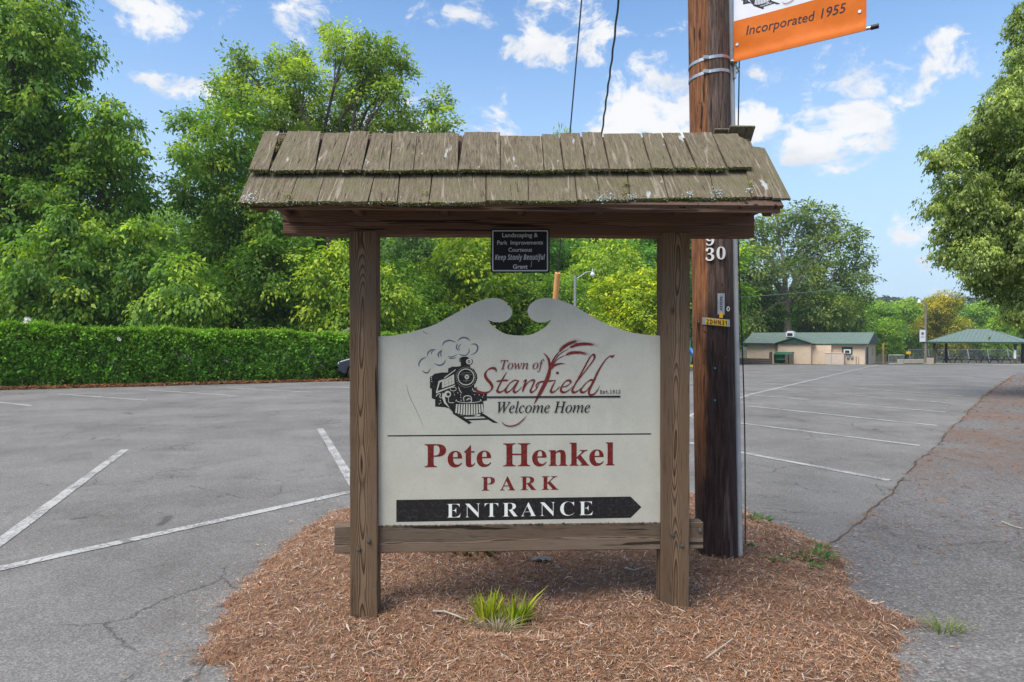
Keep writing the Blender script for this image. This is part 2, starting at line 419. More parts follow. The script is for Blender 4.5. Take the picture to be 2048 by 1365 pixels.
V_BLACK = vinyl('black_vinyl', (.014, .012, .012), .08); V_RED = vinyl('dark_red_vinyl', (.140, .011, .008)); V_WINE = vinyl('wine_red_vinyl', (.150, .018, .016))
V_PALE = vinyl('pale_vinyl', (.47, .455, .375), .2); V_SMOKE = vinyl('slate_vinyl', (.10, .10, .135)); V_WHITE = vinyl('white_vinyl', (.72, .73, .68), .2)
V_SILVER = vinyl('silver_print', (.42, .42, .43), .3, (.2, .2, .2))
M_PLAQ = plain('black_painted_plate', (.008, .008, .011), .6, .3, 20, spec=.2)
M_BOLT = plain('dull_bolt_metal', (.22, .21, .19), .5, .4, 60, metal=.8)
M_GALV = plain('galvanised_steel', (.52, .53, .54), .38, .25, 30, metal=.85)

def pole_mat():
    m, t, b, _ = new_mat('creosoted_pole_wood')
    v = t.n('ShaderNodeTexCoord').outputs['Object']
    st = t.vmath('MULTIPLY', v, (1, 1, .085)); st2 = t.vmath('MULTIPLY', v, (1, 1, .2))
    f1 = t.noise(st, 55.0, 5, .65); f2 = t.noise(st2, 16.0, 4, .6); f3 = t.noise(st, 140.0, 3, .6)
    z = t.n('ShaderNodeSeparateXYZ', {0: v}).outputs[2]; x = t.n('ShaderNodeSeparateXYZ', {0: v}).outputs[0]
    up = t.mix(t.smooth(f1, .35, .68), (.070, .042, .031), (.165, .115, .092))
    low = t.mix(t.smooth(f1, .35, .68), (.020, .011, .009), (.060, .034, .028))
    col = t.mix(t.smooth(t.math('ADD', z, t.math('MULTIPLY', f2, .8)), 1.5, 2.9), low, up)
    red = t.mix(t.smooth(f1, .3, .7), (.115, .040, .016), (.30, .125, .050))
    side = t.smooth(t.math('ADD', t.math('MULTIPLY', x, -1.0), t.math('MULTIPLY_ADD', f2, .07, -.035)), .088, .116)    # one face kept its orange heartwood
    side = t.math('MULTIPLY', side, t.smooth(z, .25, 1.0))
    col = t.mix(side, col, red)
    crack = t.smooth(t.noise(st, 36.0, 2, .5), .66, .70)
    col = t.mix(t.math('MULTIPLY', crack, .85), col, (.010, .007, .006))
    fl = t.noise(t.vmath('MULTIPLY', v, (1, 1, .12)), 75.0, 4, .7)
    col = t.mix(t.math('MULTIPLY', t.smooth(fl, .52, .68), .6), col, t.mix(1.0, col, (.42, .38, .36), 'MULTIPLY'))
    col = t.mix(t.math('MULTIPLY', t.smooth(fl, .48, .34), .35), col, t.mix(1.0, col, (1.7, 1.6, 1.5), 'MULTIPLY'))
    chip = t.smooth(t.noise(t.vmath('MULTIPLY', v, (1, 1, .35)), 40.0, 2, .5), .70, .74)
    col = t.mix(t.math('MULTIPLY', chip, .9), col, (.008, .006, .005))
    gl = t.smooth(t.noise(st, 23.0, 3, .5), .60, .72)
    col = t.mix(t.math('MULTIPLY', gl, .35), col, (.27, .22, .19))
    lk(t, col, b.inputs['Base Color']); b.inputs['Roughness'].default_value = .8; b.inputs['Specular IOR Level'].default_value = .3
    lk(t, t.bump(t.math('ADD', f1, t.math('ADD', t.math('MULTIPLY', f3, .4), t.math('MULTIPLY', crack, -1.2))), .95, .02), b.inputs['Normal'])
    return m
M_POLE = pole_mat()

def asphalt(name, a, b_, coarse, rust=0.0, crack_amt=.55):
    m, t, b, _ = new_mat(name)
    v = t.n('ShaderNodeNewGeometry').outputs['Position']
    agg = t.n('ShaderNodeTexVoronoi', {'Vector': v, 'Scale': coarse, 'Randomness': 1.0}).outputs['Color']
    ag = t.n('ShaderNodeSeparateColor', {0: agg}).outputs[0]
    fine = t.noise(v, coarse * 2.2, 3, .7); big = t.noise(v, .55, 6, .62); med = t.noise(v, 2.3, 5, .6)
    col = t.mix(t.smooth(ag, .1, 1.0), tuple(x * .72 for x in a), tuple(x * 1.28 for x in a))
    col = t.mix(t.math('MULTIPLY', t.smooth(ag, .94, .97), .5), col, (.33, .32, .305))
    col = t.mix(t.math('MULTIPLY', t.smooth(fine, .55, .72), .6), col, tuple(x * .45 for x in a))
    col = t.mix(t.smooth(big, .36, .66), col, t.mix(1.0, col, b_, 'MULTIPLY'))
    col = t.mix(t.math('MULTIPLY', t.smooth(med, .52, .75), .55), col, t.mix(1.0, col, (.74, .72, .71), 'MULTIPLY'))
    tr = t.noise(t.vmath('MULTIPLY', v, (.25, 1.0, 1)), 1.7, 4, .6)
    col = t.mix(t.math('MULTIPLY', t.smooth(tr, .5, .72), .4), col, t.mix(1.0, col, (1.22, 1.21, 1.20), 'MULTIPLY'))
    wv = t.vmath('ADD', v, t.vmath('MULTIPLY', t.n('ShaderNodeTexNoise', {'Vector': v, 'Scale': 5.0, 'Detail': 6.0, 'Roughness': .7}).outputs['Color'], (.24, .24, 0)))
    ce = t.n('ShaderNodeTexVoronoi', {'Vector': wv, 'Scale': 1.15}, feature='DISTANCE_TO_EDGE').outputs['Distance']
    ce2 = t.n('ShaderNodeTexVoronoi', {'Vector': wv, 'Scale': 4.6}, feature='DISTANCE_TO_EDGE').outputs['Distance']
    k1 = t.math('MULTIPLY', t.math('SUBTRACT', 1.0, t.smooth(ce, .0035, .010)), t.smooth(t.noise(v, .9, 3), .52, .58))
    k2 = t.math('MULTIPLY', t.math('SUBTRACT', 1.0, t.smooth(ce2, .010, .030)), t.smooth(t.noise(v, 1.1, 4), .60, .66))
    ck = t.math('MULTIPLY', t.math('MAXIMUM', k1, k2), crack_amt)
    col = t.mix(ck, col, (.030, .028, .027))
    spots = t.smooth(t.noise(v, 3.4, 2, .4), .735, .765)
    col = t.mix(t.math('MULTIPLY', spots, .55), col, (.055, .052, .05))
    pat = t.smooth(t.noise(t.vmath('MULTIPLY', v, (.7, .35, 1)), .9, 7, .7), .54, .60)
    col = t.mix(t.math('MULTIPLY', pat, .5), col, t.mix(1.0, col, (.76, .74, .72), 'MULTIPLY'))
    if rust:
        yy = t.n('ShaderNodeSeparateXYZ', {0: v}).outputs[1]
        rn = t.noise(t.vmath('MULTIPLY', v, (1, .6, 1)), .8, 8, .72)
        rm = t.math('MULTIPLY', t.smooth(rn, .40, .60), t.math('MULTIPLY', t.smooth(yy, 6.0, 9.0), t.math('SUBTRACT', 1.0, t.smooth(yy, 20.0, 32.0))))
        col = t.mix(t.math('MULTIPLY', rm, rust), col, (.165, .085, .045))
    lk(t, col, b.inputs['Base Color']); b.inputs['Roughness'].default_value = .92; b.inputs['Specular IOR Level'].default_value = .25
    h = t.math('SUBTRACT', t.math('ADD', t.math('MULTIPLY', ag, .4), fine), t.math('MULTIPLY', ck, 3.0))
    lk(t, t.bump(h, .55, .004), b.inputs['Normal'])
    return m
M_LOT = asphalt('worn_grey_asphalt', (.200, .190, .177), (.74, .735, .73), 130.0)
M_DRIVE = asphalt('coarse_dark_asphalt', (.160, .151, .142), (.86, .85, .85), 85.0, rust=.5, crack_amt=.35)

def paint_mat():
    m, t, b, _ = new_mat('worn_white_road_paint'); v = t.n('ShaderNodeNewGeometry').outputs['Position']
    w = t.noise(v, 46.0, 6, .7); w2 = t.noise(v, 2.6, 4, .6)
    k = t.smooth(t.math('ADD', w, t.math('MULTIPLY_ADD', w2, .6, -.30)), .44, .64)
    col = t.mix(k, (.40, .39, .365), (.17, .165, .16))
    ce = t.n('ShaderNodeTexVoronoi', {'Vector': t.vmath('ADD', v, t.vmath('MULTIPLY', t.n('ShaderNodeTexNoise', {'Vector': v, 'Scale': 6.0}).outputs['Color'], (.2, .2, 0))), 'Scale': 3.0}, feature='DISTANCE_TO_EDGE').outputs['Distance']
    col = t.mix(t.math('MULTIPLY', t.math('SUBTRACT', 1.0, t.smooth(ce, .006, .018)), .7), col, (.08, .078, .075))
    lk(t, col, b.inputs['Base Color']); b.inputs['Roughness'].default_value = .85
    return m
M_PAINT = paint_mat()
M_SOIL = plain('forest_floor_litter', (.055, .045, .025), .95, .4, 1.5, c2=(.045, .065, .02), bump=.03)
M_MULCH = plain('mulch_bed_base', (.13, .068, .038), .95, .5, 22, c2=(.22, .125, .075), bump=.02)
M_CHIP = tint_mat('shredded_bark', .9, .15)
M_LEAF = leaf_mat('broadleaf_foliage')
M_HEDGE = leaf_mat('glossy_hedge_leaves', .28, .5, .15)
M_BLADE = leaf_mat('grass_blades', .35, .5, .3)
M_STEM = plain('dark_hedge_stems', (.05, .04, .03), .95, .4, 9)
M_BARK = plain('grey_brown_bark', (.115, .092, .072), .95, .5, 9, bump=.03)

# ------------------------------------------------------------------ ground, lot, drive
def terrain_z(x, y):
    if y < 95: z = -0.028 * max(0.0, y - 18.0) - .07
    else: z = -2.23 - 0.06 * min(y - 95, 85)
    if y > 180: z += 24.0 * (1 - math.cos(min(1.0, (y - 180) / 330.0) * PI)) / 2
    if y > 60: z += 1.2 * math.sin(x * .013 + y * .008) * min(1, (y - 60) / 200)
    if x > 14 and y < 60: z += min(1.0, max(0, (x - (.78 * y + 8)) / 12.0)) * .6
    return z
ys = [-40, -20, -6, 0, 6, 12, 18, 24, 30, 40, 50, 60, 70, 80, 90, 95, 105, 120, 140, 160, 180, 210, 240, 280, 320, 360, 400, 440, 480, 520, 620, 900, 1500, 2600]
us = np.linspace(-1, 1, 61); ys = [y for y in ys if y <= 900]
tv, tf = [], []
for y in ys:
    half = 60 + max(0, y) * 1.25
    for u in us: tv.append((u * half, y, terrain_z(u * half, y)))
nu = len(us)
for j in range(len(ys) - 1):
    for i in range(nu - 1): tf.append((j * nu + i, j * nu + i + 1, (j + 1) * nu + i + 1, (j + 1) * nu + i))
mesh_obj('ground', tv, tf, M_SOIL, kind='structure', smooth=True)

H0, H1 = G(0, 780), G(690, 762)                         # foot of the hedge, as it meets the lot
hdir = (H1 - H0); hdir.z = 0; hdir.normalize(); hn = Vector((-hdir.y, hdir.x, 0))
def lot_left(y):
    x = H0.x + (y - H0.y) * hdir.x / hdir.y - .35
    if y > 42: x = (H0.x + (42 - H0.y) * hdir.x / hdir.y) + (y - 42) * .35
    return max(-45.0, x)
def lot_right(y): return max(6.0, .80 * y + 3.0) if y > 0 else 6.0
rows = list(np.concatenate([np.arange(-8, 18, 2), np.arange(18, 86.1, 2.0)]))
mb = MB()
for a, b in zip(rows[:-1], rows[1:]):
    mb.quad((lot_left(a), a, g(a)), (lot_right(a), a, g(a)), (lot_right(b), b, g(b)), (lot_left(b), b, g(b)))
mb.build('parking_lot', M_LOT, kind='structure')
E0, E1 = G(1678, 1090), G(2030, 750)
def drive_left(y):
    if y >= E0.y: return E0.x + (E1.x - E0.x) * (y - E0.y) / (E1.y - E0.y) + .022 * math.sin(y * 2.1) + .014 * math.sin(y * 5.7 + 1)
    return 1.3 + (E0.x - 1.3) * max(0.0, 1 - (E0.y - y) / .5)
mb = MB(); rows = list(np.concatenate([[-8, -2, 1], np.arange(2, 12, .35), np.arange(12, 40.1, 1.0)]))
for a, b in zip(rows[:-1], rows[1:]):
    ra, rb = max(6.5, .8 * a + 6), max(6.5, .8 * b + 6)
    mb.quad((drive_left(a), a, g(a) + .012), (ra, a, g(a) + .012), (rb, b, g(b) + .012), (drive_left(b), b, g(b) + .012))
mb.build('driveway', M_DRIVE, kind='structure')
mb = MB(); sy = np.arange(4.75, 34, .12); rs = random.Random(9); pv_ = None
for y in sy:
    xw = drive_left(y) + rs.uniform(-.02, .02); w = rs.uniform(.003, .013) * (1 + y * .03); q = (Vector((xw - w, y, g(y) + .016)), Vector((xw + w, y, g(y) + .016)))
    if pv_ and rs.uniform(0, 1) < .93: mb.quad(pv_[0], pv_[1], q[1], q[0])
    pv_ = q
mb.build('driveway_seam', plain('dark_joint_dirt', (.05, .042, .036), .95, .4, 8, c2=(.12, .075, .045)), kind='structure')

def ground_line(px0, px1, w=.10, extend=0.0):
    a, b = G(*px0), G(*px1); a.z = b.z = 0; d = (b - a); L = d.length; d.normalize(); s = Vector((-d.y, d.x, 0)) * w / 2
    mbl = MB(); n = max(4, int(L / .25)); prev = None; rr = random.Random(int(abs(px0[0] * 7 + px0[1])))
    for k in range(n + 1):
        p = a + d * (L * k / n); z = g(p.y) + .005
        e1, e2 = 1 + rr.uniform(-.08, .08), 1 + rr.uniform(-.08, .08)
        l, r_ = p + s * e1, p - s * e2; l.z = r_.z = z
        if prev: mbl.quad(prev[0], l, r_, prev[1])
        prev = (l, r_)
    o = mbl.build('parking_line', M_PAINT, kind='structure'); return o
for a, b, w in [((-60, 1129), (250, 900), .105), ((640, 858), (714, 981), .105), ((-60, 1151.5), (900, 941), .105),
                ((-120, 792), (62, 812), .1), ((118, 789), (293, 801), .1), ((298, 781), (475, 793), .1), ((455, 776.5), (623, 785), .1), ((640, 773.5), (800, 780), .1),
                ((1330, 849), (1822, 736), .1), ((1370, 884.5), (1780, 962), .1), ((1370, 833), (1840, 892), .1), ((1490, 812), (1875, 852), .1),
                ((1653, 805), (1892, 825), .1), ((1611, 785), (1912, 808), .09), ((1720, 778), (1927, 793), .09), ((1480, 789), (1616, 800), .09),
                ((1480, 775), (1556, 781), .08), ((1480, 763), (1556, 769), .08)]:
    ground_line(a, b, w)

# mulch island: a low mound inside an irregular outline
MC = Vector((.35, 4.2, 0))
OUT = [(1040, 1430, 2.45), (467, 1365, 0), (470, 1346, 0), (429, 1331, 0), (406, 1315, 0), (423, 1276, 0), (444, 1240, 0), (479, 1176, 0), (508, 1156, 0), (564, 1100, 0), (620, 1056, 0), (690, 1020, 0),
       (800, 992, 0), (950, 978, 0), (1150, 975, 0), (1330, 985, 0), (1430, 1000, 0), (1500, 1032, 0), (1570, 1062, 0), (1640, 1090, 0), (1682, 1112, 0), (1695, 1145, 0), (1700, 1185, 0), (1735, 1222, 0),
       (1800, 1236, 0), (1832, 1252, 0), (1800, 1285, 0), (1800, 1330, 0), (1806, 1365, 0)]
ol = []
for px, py, yy in OUT[1:]:
    p = G(px, py); ol.append((p.x, p.y))
ol += [(1.55, 2.3), (.9, 1.9), (0, 1.8), (-.8, 2.1), (-1.12, 2.7)]
th = np.array([math.atan2(y - MC.y, x - MC.x) for x, y in ol]); rr_ = np.array([math.hypot(x - MC.x, y - MC.y) for x, y in ol])
od = np.argsort(th); th, rr_ = th[od], rr_[od]
thp = np.concatenate([th - 2 * PI, th, th + 2 * PI]); rrp = np.tile(rr_, 3)
def mulch_R(t): return np.interp(t, thp, rrp) * (1 + .012 * np.sin(t * 37) + .010 * np.sin(t * 71 + 1))
def mulch_h(x, y):
    x = np.asarray(x, float); y = np.asarray(y, float)
    t = np.arctan2(y - MC.y, x - MC.x); r = np.hypot(x - MC.x, y - MC.y); d = np.maximum(0, mulch_R(t) - r)
    h = .135 * (1 - np.exp(-d / .28)) + .018 * np.minimum(1, d / .3) * (np.sin(x * 5.1 + 1) * np.cos(y * 4.3) + .6 * np.sin(x * 11 + y * 9))
    dx, dy = x - .02, y - 3.32                             # hollow round the grass tuft
    h = h - .055 * np.exp(-(dx * dx / .07 + dy * dy / .02)) + .03 * np.exp(-(dx * dx / .12 + (dy + .22) ** 2 / .015))
    return h + .004
NR, NTH = 46, 200
mv = [(MC.x, MC.y, float(mulch_h(MC.x, MC.y)))]; mf = []
for k in range(1, NR + 1):
    for j in range(NTH):
        t = 2 * PI * j / NTH; r = float(mulch_R(t)) * (k / NR) * (1.0 if k < NR else 1.004)
        x, y = MC.x + r * math.cos(t), MC.y + r * math.sin(t); mv.append((x, y, float(mulch_h(x, y)) if k < NR else -.01))
for j in range(NTH): mf.append((0, 1 + j, 1 + (j + 1) % NTH))
for k in range(NR - 1):
    for j in range(NTH):
        a = 1 + k * NTH; b = a + NTH; mf.append((a + j, b + j, b + (j + 1) % NTH, a + (j + 1) % NTH))
mesh_obj('mulch_bed', mv, mf, M_MULCH, kind='structure', smooth=True)

def strips(name, x, y, z, L, W, cols, label=None, tilt=.35, parent=None):
    n = len(x); a = rng.uniform(0, 2 * PI, n); p = rng.normal(0, tilt, n)
    d = np.stack([np.cos(a) * np.cos(p), np.sin(a) * np.cos(p), np.sin(p)], 1); s = np.stack([-np.sin(a), np.cos(a), rng.normal(0, .35, n)], 1)
    c = np.stack([x, y, z], 1); bend = rng.normal(0, .12, n) * L
    up = np.zeros((n, 3)); up[:, 2] = 1
    hl = (L / 2)[:, None]; hw = (W / 2)[:, None]
    mid = c + up * bend[:, None] + s * (rng.normal(0, .06, n) * L)[:, None]
    v = np.stack([c - d * hl - s * hw * .5, c - d * hl + s * hw * .5, mid + s * hw, mid - s * hw, c + d * hl + s * hw * .35, c + d * hl - s * hw * .35], 1).reshape(-1, 3)
    i = np.arange(n)[:, None] * 6
    f = np.concatenate([i + np.array([[0, 1, 2, 3]]), i + np.array([[3, 2, 4, 5]])], 0)
    o = mesh_obj(name, v, f, M_CHIP, parent, tint=np.repeat(cols, 6, 0), kind='stuff'); return o
def mulch_cols(n):
    pal = np.array([(.26, .122, .056), (.33, .170, .085), (.19, .088, .044), (.39, .235, .135), (.48, .34, .225), (.34, .255, .19), (.095, .052, .034), (.31, .125, .048)])
    k = rng.choice(len(pal), n, p=[.22, .19, .15, .14, .09, .07, .07, .07]); return np.clip(pal[k] * np.array([1.08, 1.16, 1.32]) * rng.uniform(.75, 1.25, (n, 1)) * rng.uniform(.93, 1.07, (n, 3)), 0, 1)
def in_mulch(n, ymax=7.2, near_bias=True, edge=1.01):
    X, Y = [], []
    while len(X) < n:
        x = rng.uniform(-1.9, 2.6, n); y = 2.3 + (ymax - 2.3) * rng.uniform(0, 1, n) ** (1.5 if near_bias else 1)
        t = np.arctan2(y - MC.y, x - MC.x); ok = np.hypot(x - MC.x, y - MC.y) < mulch_R(t) * edge + np.maximum(0, rng.normal(0, .018, n))
        X += list(x[ok]); Y += list(y[ok])
    return np.array(X[:n]), np.array(Y[:n])
n = 150000
x, y = in_mulch(n)
o = strips('mulch', x, y, mulch_h(x, y) + rng.uniform(.0, .014, n), np.clip(rng.lognormal(-3.7, .5, n), .008, .10), np.clip(rng.lognormal(-5.95, .42, n), .0010, .007), mulch_cols(n))
n = 150
x, y = in_mulch(n, edge=1.0); c = np.array([(.50, .42, .34)]) * rng.uniform(.6, 1.15, (n, 1)); 
strips('wood_chips', x, y, mulch_h(x, y) + rng.uniform(.012, .022, n), rng.uniform(.025, .07, n), rng.uniform(.004, .013, n), c * np.array([1, .97, .93]), tilt=.2)
# bits of straw and litter scattered over the tarmac
n = 1500
ex, ey = [], []
for k in range(n):
    t = rng.uniform(-PI, PI); r = float(mulch_R(t)) + abs(rng.normal(0, .16)); ex.append(MC.x + r * math.cos(t)); ey.append(MC.y + r * math.sin(t))
ex, ey = np.array(ex), np.array(ey)
strips('stray_mulch_litter', ex, ey, np.full(n, .020), rng.uniform(.01, .04, n), rng.uniform(.002, .006, n), mulch_cols(n), tilt=.08)
n = 5500
yy = rng.uniform(4.6, 34, n) ; xx = np.array([drive_left(v) for v in yy]) + np.where(rng.uniform(0, 1, n) < .10, rng.normal(0, .05, n), np.abs(rng.normal(0, 1.0, n)) * (.8 + yy * .13))
strips('pine_straw_litter', xx, yy, np.array([g(v) for v in yy]) + .018, rng.uniform(.03, .12, n), rng.uniform(.002, .006, n) * (1 + yy * .10), np.array([(.24, .115, .05)]) * rng.uniform(.5, 1.3, (n, 1)), tilt=.04)
# straw verge under the hedge
n = 9000
s_ = rng.uniform(-14, 13, n); q = rng.normal(-.15, .20, n)
hx = H0.x + hdir.x * s_ + hn.x * q; hy = H0.y + hdir.y * s_ + hn.y * q
strips('hedge_straw_verge', hx, hy, np.array([g(v) for v in hy]) + .02 + rng.uniform(0, .08, n), rng.uniform(.06, .25, n), rng.uniform(.012, .03, n), np.array([(.27, .115, .048)]) * rng.uniform(.5, 1.35, (n, 1)), tilt=.2)

# ------------------------------------------------------------------ the sign
YAW = R(2.4)
SO = Vector((.038, 3.47, .115))
sign = thing('entrance_sign', 'brown timber park entrance sign with cream scroll-top panel under a shingled roof', 'sign', SO, YAW)
SM = Matrix.Translation(SO) @ Matrix.Rotation(YAW, 4, 'Z'); SI = SM.inverted()
SN = (SM.to_3x3() @ Vector((0, 1, 0)))
def sl(px, py, yl):                          # photo direction -> sign-local point on the vertical plane y = yl
    return SI @ plane_hit(px, py, SM @ Vector((0, yl, 0)), SN)

def wavy_box(mb, c, d, bev, axis, seg=14, amp=.0025, seed=0):
    """a sawn timber: chamfered section swept along an axis with slight hand-worn unevenness"""
    rr = random.Random(seed); k = 'XYZ'.index(axis); o = [j for j in range(3) if j != k]
    ha, hb, hl = d[o[0]] / 2, d[o[1]] / 2, d[k] / 2; b = bev
    sec = [(-ha + b, -hb), (ha - b, -hb), (ha, -hb + b), (ha, hb - b), (ha - b, hb), (-ha + b, hb), (-ha, hb - b), (-ha, -hb + b)]
    vs, fs = [], []
    for i in range(seg + 1):
        for (u, w) in sec:
            p = [0, 0, 0]; p[k] = c[k] - hl + 2 * hl * i / seg + (rr.uniform(-.003, .003) if i in (0, seg) else 0)
            p[o[0]] = c[o[0]] + u + rr.uniform(-amp, amp); p[o[1]] = c[o[1]] + w + rr.uniform(-amp, amp); vs.append(p)
    for i in range(seg):
        for j in range(8): fs.append((i * 8 + j, i * 8 + (j + 1) % 8, (i + 1) * 8 + (j + 1) % 8, (i + 1) * 8 + j))
    fs += [tuple(range(8)), tuple(range(seg * 8, seg * 8 + 8))]
    mb.add(vs, fs)
zt = sl(1040, 465, 0).z
for i, (xl, xr) in enumerate((((696.7 + 701.8) / 2, (752.4 + 756.9) / 2), ((1325.5 + 1321.6) / 2, (1380 + 1379.5) / 2))):
    a, b = sl(xl, 850, 0).x, sl(xr, 850, 0).x
    m_ = MB(); wavy_box(m_, (0, .055, (zt - .25) / 2), (b - a, .11, zt + .25), .005, 'Z', 26, .0013, 3 + i)
    p = m_.build('post', M_POST, sign); p.location = ((a + b) / 2, 0, 0)
bz0, bz1 = sl(1040, 471.5, .012).z, sl(1040, 405, .012).z
ba, bb = sl(566, 450, .012).x, sl(1508.5, 450, .012).x
m_ = MB(); wavy_box(m_, ((ba + bb) / 2, .012 + .0475, (bz0 + bz1) / 2), (bb - ba, .095, bz1 - bz0), .006, 'X', 30, .0012, 9)
m_.build('beam', M_BEAM, sign, recenter=True)
ra, rb = sl(670, 1080, .03), sl(1406, 1068, .03)
rt, rbm = sl(1038, 1049, .03).z, sl(1038, 1103.5, .03).z
m_ = MB(); wavy_box(m_, ((ra.x + rb.x) / 2, .03 + .035, (rt + rbm) / 2), (rb.x - ra.x, .07, rt - rbm), .005, 'X', 30, .0016, 11)
rail = m_.build('rail', M_RAIL, sign, recenter=True)
for (px, py) in ((737, 1081), (717.5, 1097), (1345, 1068.5), (1362.5, 1089.5), (1399, 1060)):
    yl = -.001 if px < 1390 else .029
    c = sl(px, py, yl); m_ = MB(); m_.tube([c + Vector((0, .0, 0)), c + Vector((0, -.004, 0))], .0125, 12); m_.tube([c + Vector((0, -.004, 0)), c + Vector((0, -.0125, 0))], [.0095, .0085], 6)
    m_.build('bolt', M_BOLT, sign, smooth=True)

# panel with swan-neck top
Z1 = lambda x, y: (740 + x / 2.625, 560 + y / 2.625)
top = [(42, 298), (150, 289), (250, 265), (340, 235), (430, 186), (520, 136), (580, 109), (640, 96), (690, 103), (725, 128), (745, 158), (745, 182), (727, 207), (690, 222), (650, 222)]
bowl = [(618, 211), (640, 238), (680, 268), (720, 286), (788, 293), (850, 286), (900, 263), (930, 240), (953, 211)]
topr = [(920, 223), (880, 223), (846, 205), (830, 178), (829, 155), (845, 125), (880, 104), (925, 95), (980, 103), (1050, 126), (1130, 171), (1220, 222), (1320, 262), (1420, 285), (1535, 294)]
loop_px = [tuple(p) for p in catmull(top, 5)] + [tuple(p) for p in catmull(bowl, 4)] + [tuple(p) for p in catmull(topr, 5)]
BY = .032
loop = [sl(*Z1(*p), BY) for p in loop_px]
xl_, xr_ = loop[0].x, loop[-1].x
zb = rt + .0005
loop += [Vector((xr_, BY, zb)), Vector((xl_, BY, zb))]
m_ = MB(); m_.prism(loop, (0, .019, 0)); board = m_.build('panel', M_BOARD, sign)
edge = MB()

class Flat:
    """flat print: polygons in a 2-D drawing, laid on a surface through a mapping f(u, v, lift)"""
    def __init__(s): s.items = []; s.k = 0
    def poly(s, mat, pts, lvl=0): s.items.append((mat, [tuple(p) for p in pts], None, lvl)); return s
    def tri(s, mat, vs, fs, lvl=0): s.items.append((mat, vs, fs, lvl)); return s
    def stroke(s, mat, pts, w, lvl=0, pen=None, n=7, ends=(.25, .25)):
        c = catmull(pts, n) if len(pts) > 2 else [np.array(p, float) for p in pts]; N = len(c); vs = []
        for i, p in enumerate(c):
            d = c[min(i + 1, N - 1)] - c[max(i - 1, 0)]; L = np.hypot(*d) or 1; d = d / L; t = i / (N - 1)
            if pen is not None: ww = w * (.28 + .72 * abs(math.sin(math.atan2(d[1], d[0]) - pen)))
            elif hasattr(w, '__len__'): ww = np.interp(t, np.linspace(0, 1, len(w)), w)
            else: ww = w
            ww *= min(1, ends[0] + (1 - ends[0]) * min(1, t / .12)) * min(1, ends[1] + (1 - ends[1]) * min(1, (1 - t) / .12))
            nx, ny = -d[1] * ww / 2, d[0] * ww / 2; vs += [(p[0] + nx, p[1] + ny), (p[0] - nx, p[1] - ny)]
        s.items.append((mat, vs, [(2 * i, 2 * i + 1, 2 * i + 3, 2 * i + 2) for i in range(N - 1)], lvl)); return s
    def disc(s, mat, c, r, lvl=0, n=20, ry=None): return s.poly(mat, [(c[0] + r * math.cos(2 * PI * i / n), c[1] + (ry or r) * math.sin(2 * PI * i / n)) for i in range(n)], lvl)
    def ring(s, mat, c, r, w, lvl=0, n=28, ry=None):
        ry = ry or r; vs = []
        for i in range(n + 1):
            a = 2 * PI * i / n; vs += [(c[0] + (r + w / 2) * math.cos(a), c[1] + (ry + w / 2) * math.sin(a)), (c[0] + (r - w / 2) * math.cos(a), c[1] + (ry - w / 2) * math.sin(a))]
        s.items.append((mat, vs, [(2 * i, 2 * i + 1, 2 * i + 3, 2 * i + 2) for i in range(n)], lvl)); return s
    def build(s, name, f, parent, base=.0006):
        by = {}
        for k, (mat, vs, fs, lvl) in enumerate(s.items):
            lift = base + lvl * .0006 + k * .000012
            if fs is None:
                fs = tessellate_polygon([[Vector((p[0], p[1], 0)) for p in vs]])
            nn = len(vs); by.setdefault(mat.name, (mat, MB()))[1].add([f(u, v, lift + i * 1e-7) for i, (u, v) in enumerate(vs)], [tuple(q) for q in fs])
        out = []
        for mat, mbx in by.values():
            out.append(mesh_obj(name, mbx.v, mbx.f, mat, parent))
        return out

